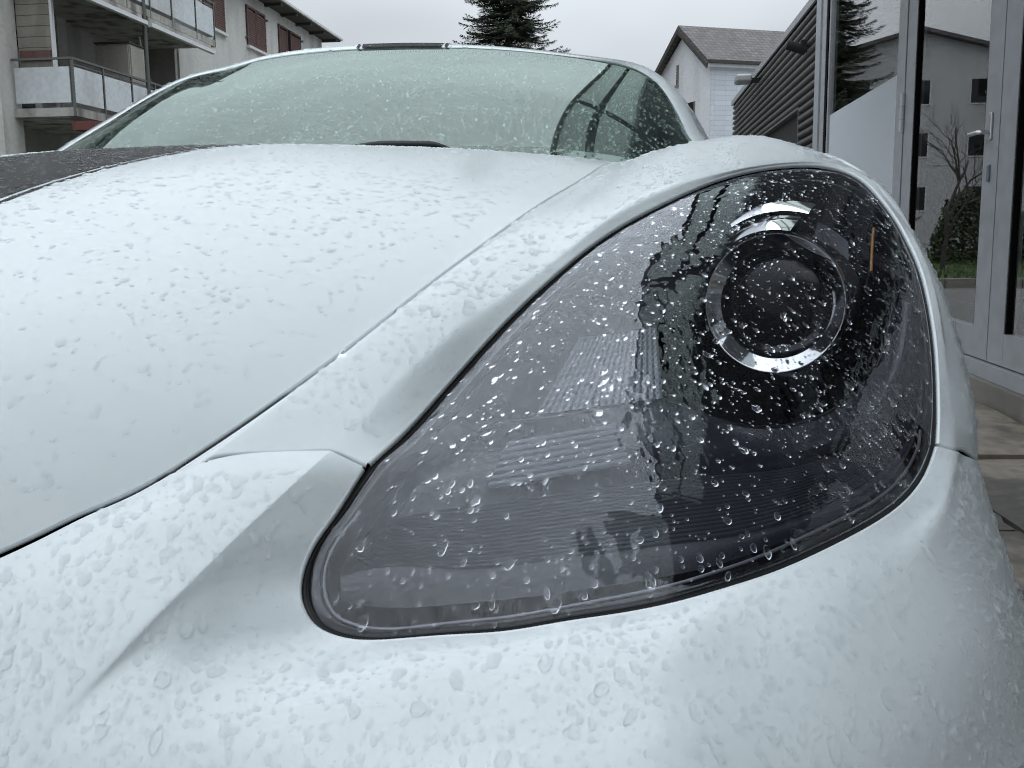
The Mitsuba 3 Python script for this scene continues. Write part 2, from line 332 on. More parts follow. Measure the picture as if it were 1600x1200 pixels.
E3 = [(532,900,.0118),(600,885,.015),(720,890,.018),(850,876,.02),(960,862,.02),(1060,848,.02),(1140,838,.02),(1230,815,.02),(1320,775,.02),(1390,720,.018),(1425,660,.016),(1442,585,.014),(1445,500,.014),(1432,415,.013),(1405,345,.013)]
E4 = [(533,938,.0115),(575,948,.0115),(700,945,.0115),(850,930,.0115),(960,914,.0115),(1060,897,.0115),(1140,877,.0115),(1230,843,.0115),(1330,795,.0115),(1405,732,.0115),(1435,665,.0115),(1450,590,.0115),(1452,500,.0115),(1437,415,.0115),(1408,345,.0115)]
Ec = [lcurve(e, NE) for e in (E0, E1, E2, E3, E4)]
emit(HL + 'lower_trim', Surf().add(loft([Ec[0] + ha * 0 - hn * .02, Ec[0], Ec[1], Ec[2]], 40, kind='pchip')).mesh(), 'm_trim', smooth=True, to_car=True)
# fine ribs of the running-light optic
nr = 16
rib = []
for k in range(nr * 6 + 1):
    u = k / (nr * 6)
    p = Ec[2] * (1 - u) + Ec[3] * u
    ph = (k % 6) / 6
    rib.append(p + hn * .0016 * math.sin(math.pi * ph))
emit(HL + 'ribbed_optic', Surf().add(np.array(rib)).mesh(), 'm_trim_grey', smooth=25, to_car=True)
emit(HL + 'bottom_trim', Surf().add(loft([Ec[3], .5 * (Ec[3] + Ec[4]) + hn * .002, Ec[4]], 12)).mesh(), 'm_trim', smooth=True, to_car=True)
emit(HL + 'trim_edge', Surf().add(tube(Ec[0], .0018)).mesh(), 'm_gloss_black', smooth=True, to_car=True)
dl = lens_grid([1], .009, .0135)[0]
emit(HL + 'light_guide', Surf().add(tube(dl[int(len(dl) * .49):int(len(dl) * .97)], .0011)).mesh(), 'm_plate', smooth=True, to_car=True)
# inner side trim: the pale sloping face along the upper inner edge
I0 = [(545,880,.012),(600,800,.012),(680,690,.012),(760,590,.012),(850,490,.012),(950,400,.012),(1050,340,.012),(1150,298,.012)]
I1 = [(575,905,.022),(650,810,.03),(740,700,.04),(820,610,.05),(900,520,.055),(990,440,.055),(1070,385,.05),(1150,345,.045)]
I2 = [(600,915,.03),(690,825,.045),(790,715,.06),(880,640,.075),(960,560,.08),(1040,490,.08),(1100,430,.075),(1160,390,.07)]
emit(HL + 'side_trim', Surf().add(loft([lcurve(i, 60) for i in (I0, I1, I2)], 24)).mesh(), 'm_trim_grey', smooth=True, to_car=True)
# textured reflector: a plate set with rows of small facets
def patch(c00, c10, c11, c01, off, n, m):
    P = [lp(*c, off) for c in (c00, c10, c11, c01)]
    u, v = np.meshgrid(np.linspace(0, 1, n), np.linspace(0, 1, m), indexing='ij'); u, v = u[..., None], v[..., None]
    return (P[0] * (1 - u) + P[1] * u) * (1 - v) + (P[3] * (1 - u) + P[2] * u) * v
g = patch((905, 528), (1026, 512), (1036, 622), (838, 648), .045, 109, 73)
u, v = np.meshgrid(np.arange(109), np.arange(73), indexing='ij')
g = g + hn * (.0016 * np.abs(np.sin(u * np.pi / 6) * np.sin(v * np.pi / 6)))[..., None]
emit(HL + 'textured_reflector', Surf().add(g).mesh(), 'm_reflector', smooth=30, to_car=True)
for c, nn in (((((795, 690), (960, 662), (985, 725), (760, 765))), 7),):
    g = patch(*c, .024, 40, nn * 6 + 1)
    v = np.arange(nn * 6 + 1)
    g = g + hn * (.0022 * np.abs(np.sin(v * np.pi / 6)))[None, :, None]
    emit(numbered(HL + 'ribbed_reflector'), Surf().add(g).mesh(), 'm_reflector', smooth=30, to_car=True)
# projector: barrel, glass lens, bright ring and upper shield
pc = lp(1212, 474, .055); pz = np.array([-.30, -1, .04]); pz /= np.linalg.norm(pz)
pX = np.cross([0, 0, 1.0], pz); pX /= np.linalg.norm(pX); pX *= np.sign(pX[0]); pY = np.cross(pz, pX); pY *= np.sign(pY[2])
PR = 84 / F_PX * pc[1]
def revolve(prof, a0=0, a1=2 * np.pi, n=73):
    """profile (radius, along axis towards the front) turned about the projector's axis"""
    th = np.linspace(a0, a1, n); pr = np.array(prof)
    return pc + pr[:, None, :1] * (np.cos(th)[None, :, None] * pX + np.sin(th)[None, :, None] * pY) + pr[:, None, 1:] * pz
an = np.linspace(0, 1, 14)
emit(HL + 'projector_lens', Surf().add(revolve([(PR * math.sin(a * 1.25) / math.sin(1.25), .015 * (math.cos(a * 1.25) - math.cos(1.25)) / (1 - math.cos(1.25)) - .013) for a in an])).mesh(), 'm_gloss_black', smooth=True, to_car=True)
emit(HL + 'projector_ring', Surf().add(revolve([(PR * 1.0, -.012), (PR * 1.0, .0005), (PR * 1.21, .0084), (PR * 1.235, .0086), (PR * 1.255, .0065), (PR * 1.255, -.008)])).mesh(), 'm_chrome', smooth=30, to_car=True)
emit(HL + 'projector_barrel', Surf().add(revolve([(PR * 1.255, -.004), (PR * 1.28, -.007), (PR * 1.30, -.02), (PR * 1.2, -.09), (0.001, -.09)])).mesh(), 'm_black', smooth=30, to_car=True)
for i, (r0, r1, z0, z1, a0, a1) in enumerate(((1.30, 1.58, .014, -.016, 78, 172), (1.66, 1.86, -.014, -.030, 74, 124))):
    g = revolve([(PR * (r0 + (r1 - r0) * t), z0 + (z1 - z0) * t + .003 * math.sin(math.pi * t)) for t in np.linspace(0, 1, 8)], math.radians(a0), math.radians(a1), 40)
    emit(numbered(HL + 'chrome_shield'), Surf().add(g).mesh(), 'm_chrome', smooth=True, to_car=True)
def plate(pts, off, thick, m, name):
    P = np.array([to_h(lp(*p, off)) for p in pts]); n = len(P)
    v = np.vstack([from_h(P), from_h(P - np.array([0, 0, thick]))]); c = [list(range(n))]
    f = [[0, i, i + 1] for i in range(1, n - 1)] + [[n, n + i + 1, n + i] for i in range(1, n - 1)]
    for i in range(n): j = (i + 1) % n; f += [[i, n + i, n + j], [i, n + j, j]]
    emit(numbered(HL + name), (v, np.array(f)), m, to_car=True)
plate([(1278,345),(1300,348),(1325,378),(1326,405),(1318,418),(1333,425),(1335,480),(1330,490),(1306,492),(1308,440),(1290,395),(1272,372)], .05, .004, 'm_plate', 'bracket')
emit(HL + 'side_marker', Surf().add(tube(lcurve([(1365, 357, .022), (1363, 380, .022), (1362, 400, .022), (1361, 425, .022)], 12), .0013)).mesh(), 'm_amber', smooth=True, to_car=True)
labels[HL + 'side_marker'] = {'label': 'thin amber marker strip'}

# ---- windscreen, roof, wiper
W = [('k', -.80, 1.96, .88), (60,262,2.22), (114,225,2.27), (183,183,2.36), (252,141,2.46), (297,121,2.50), (354,108,2.50), (391,97,2.48), (447,86,2.44), (541,77,2.39), (622,74,2.37), (700,74,2.36), (790,78,2.36), (880,87,2.38), (940,95,2.41), (984,104,2.44),
     (1020,124,2.41), (1031,135,2.38), (1048,159,2.31), (1063,186,2.24), (1076,213,2.17), ('k', .77, 2.02, .89)]
Wc = curve(W, 161, lam=2e-7)
base = curve([tuple(['k', *Wc[0]]), ('k', -.60, 1.80, .872), ('k', -.35, 1.66, .878), ('k', 0, 1.60, .885), ('k', .35, 1.66, .878), ('k', .60, 1.80, .872), tuple(['k', *Wc[-1]])], 161)
mid = .5 * (Wc + base) + np.array([0, -.010, .035]) * np.sin(np.pi * np.linspace(0, 1, 161))[:, None]
ws = loft([Wc, mid, base], 40)
mat('m_windscreen', {'type': 'thindielectric', 'int_ior': 1.6, 'specular_transmittance': rgb(.50, .62, .58), 'specular_reflectance': rgb(.58, .67, .635)}, False)
emit('sports_car__windscreen', Surf().add(ws).mesh(), 'm_windscreen', smooth=True, to_car=True)
tw = np.linspace(0, 1, 161); up = np.sin(np.pi * np.clip((tw - .2) / .55, 0, 1))
dsc = np.array([.0, 1, 0])
side = np.sign(Wc[:, :1] - .0) * np.array([1.0, 0, 0])
fr = np.clip(1 - up, 0, 1)[:, None]
W1 = Wc + side * .016 * fr * np.clip(np.abs(Wc[:, :1]) / .5, 0, 1) + np.array([0, .004, .007])
W2 = Wc + side * .030 * fr + np.array([0, .05, .017]) * up[:, None] + np.array([0, .05, .002]) * fr
W3 = W2 + side * .03 * fr + np.array([0, .28, .030]) * up[:, None] + np.array([0, .35, -.01]) * fr
W4 = W3 + side * .02 * fr + np.array([0, 1.2, -.15]) * up[:, None] + np.array([0, .6, -.16]) * fr
rf = loft([Wc, W1, W2, W3, W4], 40, kind='pchip')
rfs = Surf().add(rf)
emit('sports_car__roof', rfs.mesh(), 'm_paint', smooth=40, to_car=True)
_rn = normals(rf); _rn = _rn * np.sign(_rn[..., 2:3]); rfo = rf + _rn * .0022
def col_at(x):
    out = []
    for r in rfo:
        k = slice(50, 120); out.append([np.interp(x, r[k, 0], r[k, i]) for i in range(3)])
    return np.array(out)
for nm, x0, x1 in (('stripe', -.105, .100), ('pinstripe', .107, .114), ('pinstripe_001', -.119, -.112)):
    g = np.array([col_at(x) for x in np.linspace(x0, x1, 9)])
    emit(f'sports_car__roof__{nm}', Surf().add(g).mesh(), 'm_stripe', smooth=True, to_car=True)
labels['sports_car__roof__stripe'] = {'label': 'dark grey stripe along the middle of the roof'}
# black edge band printed round the glass, tinted strip along its top
eb = loft([Wc, mid, base], 200)[1:7] + np.array([0, .008, -.006])
emit('sports_car__windscreen__edge_band', Surf().add(eb).mesh(), 'm_gap', smooth=True, to_car=True)
wp = curve([(556, 229, 1.62), (600, 226, 1.62), (650, 226, 1.62), (690, 229, 1.62), (706, 234, 1.62)], 24)
emit('sports_car__wiper', Surf().add(tube(wp, np.concatenate([np.linspace(.004, .0065, 6), np.full(12, .0065), np.linspace(.0065, .002, 6)]))).mesh(), 'm_black', smooth=True, to_car=True)
# cabin: dashboard, seats
def boxm(x0, x1, y0, y1, z0, z1):
    b = trimesh.creation.box([x1 - x0, y1 - y0, z1 - z0]); b.apply_translation([(x0 + x1) / 2, (y0 + y1) / 2, (z0 + z1) / 2]); return b
def rbox(sx, sy, sz, r, loc=(0, 0, 0), seg=3):
    import manifold3d as m3
    s = m3.Manifold.sphere(r, 8 * seg)
    pts = [s.translate([a * (sx / 2 - r), b * (sy / 2 - r), c * (sz / 2 - r)]) for a in (-1, 1) for b in (-1, 1) for c in (-1, 1)]
    h = m3.Manifold.batch_hull(pts).to_mesh()
    t = trimesh.Trimesh(h.vert_properties[:, :3], h.tri_verts, process=False); t.apply_translation(loc); return t
db = np.array([base + np.array([0, .02, -.012]), base * np.array([1, .3, 1]) + np.array([0, 1.75, -.02]), base * np.array([.98, .1, 1]) + np.array([0, 2.2, -.14])])
emit('sports_car__dashboard', Surf().add(db).mesh(), 'm_black', smooth=True, to_car=True)
for k, x in enumerate((-.36, .36)):
    st = trimesh.util.concatenate([rbox(.46, .16, .5, .06, (x, 3.05, .60)), rbox(.26, .12, .14, .05, (x, 3.08, .86))])
    emit(numbered('sports_car__seat'), st, 'm_black', smooth=40, to_car=True)
# hidden rest of the body: doors and the far side's fender, so that the car is whole from the side too
mir = np.array([-1, 1, 1.0])
emit('sports_car__fender_001', Surf().add(FENDER_G * mir, True).mesh(), 'm_paint', smooth=40, to_car=True)
emit('sports_car__bumper__far_half', Surf().add(bg * mir, True).add(bt * mir, True).mesh(), 'm_paint', smooth=40, to_car=True)
emit('sports_car__headlight_001__lens_cover', Surf().add(lens * mir, True).mesh(), 'm_lens', smooth=True, to_car=True)
emit('sports_car__headlight_001__housing', Surf().add(lens_grid(ks, .014 + .15 * (1 - ks ** 7), .003) * mir).mesh(), 'm_gloss_black', smooth=True, to_car=True)
def door(sx):
    ys = np.linspace(1.7, 3.6, 20)
    rows = [np.stack([np.full(20, sx * w), ys, z + 0 * ys], 1) for w, z in ((.74, .925), (.86, .86), (.93, .72), (.945, .55), (.92, .35), (.86, .22))]
    return loft(rows, 24)
for sx in (1, -1): emit(numbered('sports_car__door'), Surf().add(door(sx)).mesh(), 'm_paint', smooth=40, to_car=True)
qn = np.linspace(-1, 1, 61)[:, None]; te = bt[:, -1][::-1]                      # the nose between the two halves, from the hood gap down
crown = hood[0, NXH // 2, 2] - hood[0, 0, 2]
nrows = []
for i in range(0, len(te), 4):
    t = i / (len(te) - 1); p = te[i]
    nrows.append(np.hstack([qn * p[0], p[1] - .075 * (1 - qn ** 2) * (.25 + .75 * t) + 0 * qn, p[2] - .004 + crown * (1 - np.abs(qn) ** 2.3) * (1 - .6 * t)]))
lo_ = nrows[-1]
for dy, dz, wx in ((.004, -.10, 1.08), (.03, -.20, 1.16), (.07, -.30, 1.25)): nrows.append(lo_ * (wx, 1, 1) + np.array([0, dy, dz]))
emit('sports_car__bumper__nose', Surf().add(np.array(nrows)).mesh(), 'm_paint', smooth=50, to_car=True)
sk = rest[-1]; skr = [sk]
for f, dz in ((.006, .33), (.02, .66), (.05, 1.0)):
    q = sk.copy(); q[:, 2] = sk[:, 2] + (.17 - sk[:, 2]) * dz; q[:, 1] += f; q[:, 0] -= f * .4 * (sk[:, 0] > .6); skr.append(q)
sk_m = loft(skr, 14)
for m_, nm in ((np.array([1, 1, 1.0]), 'skirt'), (mir, 'skirt_001')):
    emit(f'sports_car__bumper__{nm}', Surf().add(sk_m * m_, m_[0] < 0).mesh(), 'm_paint', smooth=50, to_car=True)
emit('sports_car__underbody', boxm(-.72, .72, 1.0, 3.9, .17, .50), 'm_gap', to_car=True)
plain('m_rubber', (.018, .018, .019), .7)
for sx in (1, -1):
    w_ = numbered('sports_car__wheel')
    th = np.linspace(0, 2 * np.pi, 49)
    def turn(prof): pr_ = np.array(prof); return np.stack([sx * (.80 + pr_[:, None, 1] + 0 * th), 1.29 + pr_[:, None, 0] * np.cos(th), .335 + pr_[:, None, 0] * np.sin(th)], -1)
    emit(w_ + '__tyre', Surf().add(turn([(.235, -.11), (.31, -.115), (.332, -.09), (.334, 0), (.332, .08), (.31, .11), (.24, .105), (.232, .09)])).mesh(), 'm_rubber', smooth=40, to_car=True)
    emit(w_ + '__rim', Surf().add(turn([(.232, .092), (.222, .085), (.215, -.08), (.05, -.085), (.001, -.085)])).mesh(), 'm_plate', smooth=30, to_car=True)
    for k in range(5):
        sp = rbox(.03, .055, .20, .012, (0, 0, .13)); sp.apply_transform(trimesh.transformations.rotation_matrix(k * 2 * math.pi / 5, [1, 0, 0])); sp.apply_translation([sx * .865, 1.29, .335])
        emit(numbered(w_ + '__spoke'), sp, 'm_plate', smooth=40, to_car=True)

# ================================================================== THE PLACE
from mikit import noise as mnoise, fbm as mfbm, smoothstep, mix, cell_rand
def pr(fn, eps=1e-3): return mikit.proc(fn, eps)
def bx(x0, x1, y0, y1, z0, z1): return boxm(min(x0, x1), max(x0, x1), min(y0, y1), max(y0, y1), min(z0, z1), max(z0, z1))
def cat(*m): return trimesh.util.concatenate(list(m))
def lab(key, label=None, category=None, group=None, kind=None):
    labels[key] = {k: v for k, v in (('label', label), ('category', category), ('group', group), ('kind', kind)) if v}
def quad(a, b, c, d): return (np.array([a, b, c, d], float), np.array([[0, 1, 2], [0, 2, 3]]))
def stained(base, dirt, scale=1.0, amount=.6, streak=True):
    def fn(p, n, uv):
        s = mfbm(p.x * 2.2 * scale, p.y * 2.2 * scale, p.z * (.35 if streak else 2.2) * scale, 4)
        f = mnoise(p.x * 14 * scale, p.y * 14 * scale, p.z * 14 * scale)
        return mix(base, dirt, smoothstep(.42, .75, s) * amount) * (.92 + .16 * f)
    return pr(fn)
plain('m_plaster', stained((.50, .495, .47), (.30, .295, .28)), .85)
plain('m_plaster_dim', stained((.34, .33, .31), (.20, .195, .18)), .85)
plain('m_panel', stained((.50, .535, .56), (.30, .30, .28), 1.0, .5), .5)
plain('m_slab', stained((.34, .33, .31), (.07, .065, .055), 1.6, .85), .8)
plain('m_rail', (.10, .105, .10), .5, .3)
plain('m_board', stained((.22, .205, .175), (.13, .12, .10), 2.0), .7)
plain('m_shutter', stained((.105, .052, .044), (.065, .034, .03), 3.0), .6)
plain('m_awning', stained((.12, .04, .032), (.06, .025, .02), 4.0), .8)
plain('m_white_metal', (.55, .56, .57), .4)
plain('m_blue_grey', (.13, .16, .185), .5)
plain('m_dark_glass', (.012, .014, .016), .08)
plain('m_eave', (.05, .045, .04), .7)
plain('m_cabinet', stained((.33, .31, .28), (.22, .20, .17), 2.0), .5)
plain('m_cloth', (.04, .04, .06), .9)
plain('m_white_wall', stained((.66, .67, .69), (.52, .53, .54), .8, .5), .8)
def siding(p, n, uv):
    v = p.z / .24; f = v - dr.floor(v); h = (p.x * .96 + p.y * .3) / .6; g = h - dr.floor(h)
    line = dr.maximum(1 - smoothstep(0, .14, f), .6 * (1 - smoothstep(0, .06, g)))
    return mix((.56, .60, .65), (.34, .37, .40), line) * (.94 + .1 * cell_rand(dr.floor(v), dr.floor(h)))
plain('m_siding', pr(siding), .6)
def tiles(p, n, uv):
    a = (p.x * .9 + p.y * .43) / .28; b = p.z / .17
    fa = a - dr.floor(a); fb = b - dr.floor(b)
    return mix((.098, .090, .088), (.028, .026, .026), dr.maximum(1 - smoothstep(0, .35, fb), 1 - smoothstep(0, .2, fa))) * (.75 + .5 * cell_rand(dr.floor(a), dr.floor(b)))
plain('m_tiles', pr(tiles), .6)
plain('m_slat', stained((.095, .093, .092), (.06, .058, .056), 1.5), .45, .2)
plain('m_slat_back', (.012, .012, .012), .8)
plain('m_aluminium', stained((.30, .315, .335), (.25, .26, .28), 1.2, .5), .4)
plain('m_flash', (.32, .33, .34), .4, .3)
plain('m_film', (.45, .48, .52), .55)
mat('m_pane', {'type': 'thindielectric', 'int_ior': 2.1, 'specular_transmittance': rgb(.86, .89, .88)}, False)
plain('m_steel', (.62, .62, .63), .25, 1.0)
plain('m_interior', (.05, .048, .045), .8)
mat('m_curtain', {'type': 'principled', 'base_color': rgb(.20, .20, .19), 'roughness': .9})
plain('m_door_red', stained((.07, .03, .025), (.03, .02, .02), 2.0), .5)
plain('m_concrete', stained((.20, .19, .17), (.11, .10, .09), 1.6, .7), .6)
def wet_slab(p, n, uv):
    a = mfbm(p.x * 5 + 3, p.y * 5, p.z * 5, 4); b = mfbm(p.x * 38, p.y * 38, 2.0, 3)
    c = mix((.25, .215, .175), (.085, .075, .065), smoothstep(.40, .66, a)); return c * (.7 + .6 * b)
mat('m_paving', {'type': 'bumpmap', 'arbitrary': {'type': 'proc', **{k: v for k, v in pr(lambda p, n, uv: mfbm(p.x * 30, p.y * 30, 1.0, 4)).items() if k != 'type'}}, 'scale': .004,
                 'bsdf': {'type': 'principled', 'base_color': pr(wet_slab), 'roughness': .38, 'specular': .5}})
def asph(p, n, uv):
    g = mfbm(p.x * 120, p.y * 120, 0.0, 2); w = mfbm(p.x * .7, p.y * .7, 1.0, 3)
    return mi.Color3f(.115, .112, .108) * (.6 + .8 * g) * (.8 + .5 * w)
plain('m_asphalt', pr(asph), .3)
plain('m_grass_soil', stained((.035, .05, .018), (.02, .03, .012), 1.5, .8, False), .9)
mat('m_grass', {'type': 'principled', 'base_color': rgb(.055, .10, .022), 'roughness': .7})
mat('m_needles', {'type': 'principled', 'base_color': pr(lambda p, n, uv: mix((.020, .032, .022), (.045, .055, .030), mnoise(p.x * 2.5, p.y * 2.5, p.z * 2.5))), 'roughness': .8})
mat('m_leaf', {'type': 'principled', 'base_color': pr(lambda p, n, uv: mix((.018, .028, .012), (.05, .07, .025), mnoise(p.x * 6, p.y * 6, p.z * 6))), 'roughness': .6})
plain('m_bark', (.055, .048, .042), .9)
plain('m_grey_wall', stained((.42, .43, .435), (.34, .345, .35), .8, .5), .85)
mat('m_canopy_sheet', {'type': 'principledthin', 'base_color': rgb(.52, .57, .54), 'roughness': .6, 'diff_trans': 1.4}, False)

# ---- ground: road, kerb, verge, paving
emit('road', quad((-120, -90, 0), (120, -90, 0), (120, 200, 0), (-120, 200, 0)), 'm_asphalt'); lab('road', kind='structure')
emit('kerb', cat(*[bx(-11 + i * 1.0 + .006, -10 + i * 1.0 - .006, 14.1, 14.25, -.05, .12) for i in range(11)]), 'm_concrete'); lab('kerb', kind='structure')
emit('verge', bx(-11, 0, 14.255, 34, -.05, .1), 'm_grass_soil'); lab('verge', kind='structure')
gp = rng.random((9000, 2)) * [10.9, 12] + [-10.95, 14.3]
gh = .05 + .07 * rng.random(9000); ga = rng.random(9000) * 6.28
gv = np.stack([np.stack([gp[:, 0] - .012 * np.cos(ga), gp[:, 1] - .012 * np.sin(ga), np.full(9000, .095)], 1), np.stack([gp[:, 0] + .012 * np.cos(ga), gp[:, 1] + .012 * np.sin(ga), np.full(9000, .095)], 1),
               np.stack([gp[:, 0] + .04 * np.sin(ga * 3), gp[:, 1] + .04 * np.cos(ga * 5), .1 + gh], 1)], 1).reshape(-1, 3)
emit('grass', (gv, np.arange(27000).reshape(-1, 3)), 'm_grass'); lab('grass', 'short wet grass on the verge across the road', 'grass', kind='stuff')
emit('pavement', bx(.35, 1.6, -6, 9, -.06, .004), 'm_asphalt'); lab('pavement', kind='structure')
def slab(x0, x1, y0, y1, z):
    nx, ny = 6, 10
    def edge(a): return rng.normal(0, .004, a)
    u, v = np.meshgrid(np.linspace(0, 1, nx), np.linspace(0, 1, ny), indexing='ij')
    X = x0 + (x1 - x0) * u; Y = y0 + (y1 - y0) * v
    X[0] += edge(ny); X[-1] += edge(ny); Y[:, 0] += edge(nx); Y[:, -1] += edge(nx)
    tx, ty = rng.normal(0, .006), rng.normal(0, .004)
    Z = z + tx * (u - .5) + ty * (v - .5) + rng.normal(0, .0012, u.shape)
    b = (np.minimum(np.minimum(u, 1 - u), np.minimum(v, 1 - v)) < 1e-6)
    Z[b] -= .006
    g = np.stack([X, Y, Z], -1)
    # skirt
    s = Surf().add(g)
    for e in (g[0], g[-1], g[:, 0], g[:, -1]):
        s.add(np.array([e, e - np.array([0, 0, .05])]))
    return s.mesh(False)
yj = [-3.0, -1.9, -.8, .25, 1.3, 2.38, 3.43, 4.5, 5.55, 6.6, 7.7]
for a, b in zip(yj[:-1], yj[1:]):
    emit(numbered('pavement__slab'), slab(1.0, 1.52, a + .012, b - .012, .03 + rng.normal(0, .003)), 'm_paving', smooth=50)
for i in range(11):
    for x0, x1 in ((.37, .68), (.69, .985)):
        o = -3 + i * .62 + (.3 if x0 < .5 else 0)
        emit(numbered('pavement__slab'), slab(x0, x1, o + .01, o + .61, .022 + rng.normal(0, .004)), 'm_paving', smooth=50)

# ---- shop building with slat cladding and glazed front
SB = 'shop_building__'; FX = 1.6
emit(SB + 'wall', cat(bx(FX + .06, 12, 9.2, 16.5, 0, 2.76), bx(6, 12, -9, 9.2, 0, 2.76), bx(FX + .06, 6, -9, -8.9, 0, 2.76)), 'm_slat_back')
lab('shop_building', 'low flat-roofed building on the right with dark slat cladding and glazed front', 'building')
emit(SB + 'roof', bx(FX + .003, 12.1, -9.1, 16.5, 2.765, 2.83), 'm_slat_back')
emit(SB + 'flashing', bx(FX - .02, FX, 7.7, 16.56, 2.765, 2.835), 'm_flash')
nsl = 34
for i in range(nsl):
    z = .10 + i * .0785
    segs = [(9.2, 16.5)] if z > 1.98 else [(9.2, 10.12), (13.9, 16.5)]
    b = []
    for y0_, y1_ in segs:
        # tilted slat: a rhombic section, proud of the wall
        sec = np.array([[FX + .055, z], [FX + .055, z + .036], [FX + .012, z + .052], [FX, z + .046], [FX, z + .022], [FX + .012, z + .014]])
        n = len(sec); v = np.vstack([np.column_stack([sec[:, 0], np.full(n, y), sec[:, 1]]) for y in (y0_, y1_)])
        f = [[k, (k + 1) % n, n + (k + 1) % n] for k in range(n)] + [[k, n + (k + 1) % n, n + k] for k in range(n)] + [[0, k, k + 1] for k in range(1, n - 1)] + [[n, n + k + 1, n + k] for k in range(1, n - 1)]
        b.append(trimesh.Trimesh(v, f, process=False))
    emit(SB + 'slat', b, 'm_slat')
emit(SB + 'opening_lining', [bx(FX + .005, FX + .5, 10.13, 10.16, 0, 1.97), bx(FX + .005, FX + .5, 13.86, 13.89, 0, 1.97), bx(FX + .005, FX + .5, 10.165, 13.855, 1.95, 1.975)], 'm_slat')
for i in range(4):
    emit(numbered(SB + 'garage_door_panel'), bx(FX + .42, FX + .46, 10.2 + i * .92, 11.08 + i * .92, .02, 1.94), 'm_door_red')
def frame_box(key, y0, y1, z0, z1, w=.07, x0=FX, x1=FX + .06, m='m_aluminium', wb=None):
    wb = wb or w
    return emit(key, cat(bx(x0, x1, y0, y0 + w, z0, z1), bx(x0, x1, y1 - w, y1, z0, z1), bx(x0 + .001, x1 - .001, y0 + w, y1 - w, z0, z0 + wb), bx(x0 + .001, x1 - .001, y0 + w, y1 - w, z1 - w, z1)), m)
emit(SB + 'corner_post', [bx(FX - .015, FX + .07, 8.98, 9.19, .12, 2.755), bx(FX, FX + .07, 8.80, 8.975, .12, 2.755)], 'm_aluminium')
emit(SB + 'gasket', bx(FX + .003, FX + .06, 8.715, 8.795, .19, 2.75), 'm_gap')
emit(SB + 'window_frame', cat(bx(FX + .01, FX + .07, 8.66, 8.71, .2, 2.75), bx(FX + .01, FX + .07, 6.44, 6.47, .2, 2.75), bx(FX + .011, FX + .069, 6.47, 8.66, .2, .33), bx(FX + .011, FX + .069, 6.47, 8.66, 2.68, 2.75)), 'm_aluminium')
emit(SB + 'window_pane', quad((FX + .03, 6.46, .32), (FX + .03, 8.67, .32), (FX + .03, 8.67, 2.69), (FX + .03, 6.46, 2.69)), 'm_pane')
emit(SB + 'white_film', quad((FX + .026, 6.471, .331), (FX + .026, 8.659, .331), (FX + .026, 8.659, 1.725), (FX + .026, 6.471, 1.725)), 'm_film')
lab(SB + 'white_film', 'pale film over the lower half of the pane')
emit(SB + 'mullion', bx(FX - .005, FX + .07, 6.255, 6.435, .12, 2.755), 'm_aluminium')
emit(SB + 'sill', bx(FX - .03, FX + .06, -8.9, 8.97, .12, .185), 'm_aluminium')
emit(SB + 'plinth', bx(1.535, FX + .05, -8.9, 9.19, -.05, .118), 'm_concrete')
D = SB + 'door__'
def leaf(prefix, y0, y1, handle):
    frame_box(prefix + 'frame', y0, y1, .192, 2.45, .185, FX, FX + .055, wb=.14)
    emit(prefix + 'gasket', [bx(FX + .004, FX + .03, y0 + .186, y0 + .2, .333, 2.26), bx(FX + .004, FX + .03, y1 - .2, y1 - .186, .333, 2.26)], 'm_gap')
    emit(prefix + 'pane', quad((FX + .02, y0 + .18, .33), (FX + .02, y1 - .18, .33), (FX + .02, y1 - .18, 2.27), (FX + .02, y0 + .18, 2.27)), 'm_pane')
    if handle:
        y = y0 + .095
        emit(prefix + 'handle_plate', rbox(.012, .034, .12, .005, (FX - .006, y, 1.235)), 'm_steel', smooth=40)
        hp = np.array([[FX - .008, y, 1.21], [FX - .045, y, 1.21], [FX - .055, y + .012, 1.21], [FX - .055, y + .13, 1.21]])
        emit(prefix + 'handle', Surf().add(tube(np.array([np.interp(np.linspace(0, 3, 16), range(4), hp[:, k]) for k in range(3)]).T, .010)).mesh(), 'm_steel', smooth=40)
        emit(prefix + 'lock', cat(rbox(.012, .03, .075, .006, (FX - .004, y, 1.03))), 'm_blue_grey', smooth=40)
leaf(D, 4.675, 6.245, True)
emit(D + 'hinge', ([trimesh.creation.cylinder(.014, .07, sections=16, transform=trimesh.transformations.translation_matrix([FX - .014, 6.25, 1.39 + .075 * k])) for k in range(3)]), 'm_white_metal', smooth=40)
leaf(SB + 'door_001__', 3.10, 4.665, False)
emit(SB + 'transom', bx(FX, FX + .06, -8.9, 6.25, 2.46, 2.755), 'm_aluminium')
for i in range(7):
    y1_ = 3.09 - i * 1.7
    fk = SB + ('side_window' if i == 0 else f'side_window_{i:03d}')
    frame_box(fk + '__frame', y1_ - 1.69, y1_, .192, 2.45, .12)
    emit(fk + '__pane', quad((FX + .02, y1_ - 1.58, .3), (FX + .02, y1_ - .11, .3), (FX + .02, y1_ - .11, 2.34), (FX + .02, y1_ - 1.58, 2.34)), 'm_pane')
emit(SB + 'floor', quad((FX + .07, -8.8, .15), (6, -8.8, .15), (6, 9.1, .15), (FX + .07, 9.1, .15)), 'm_interior')
emit(SB + 'ceiling', quad((FX + .07, -8.8, 2.74), (6, -8.8, 2.74), (6, 9.1, 2.74), (FX + .07, 9.1, 2.74)), 'm_interior')
cy = np.linspace(2.2, 4.50, 150)
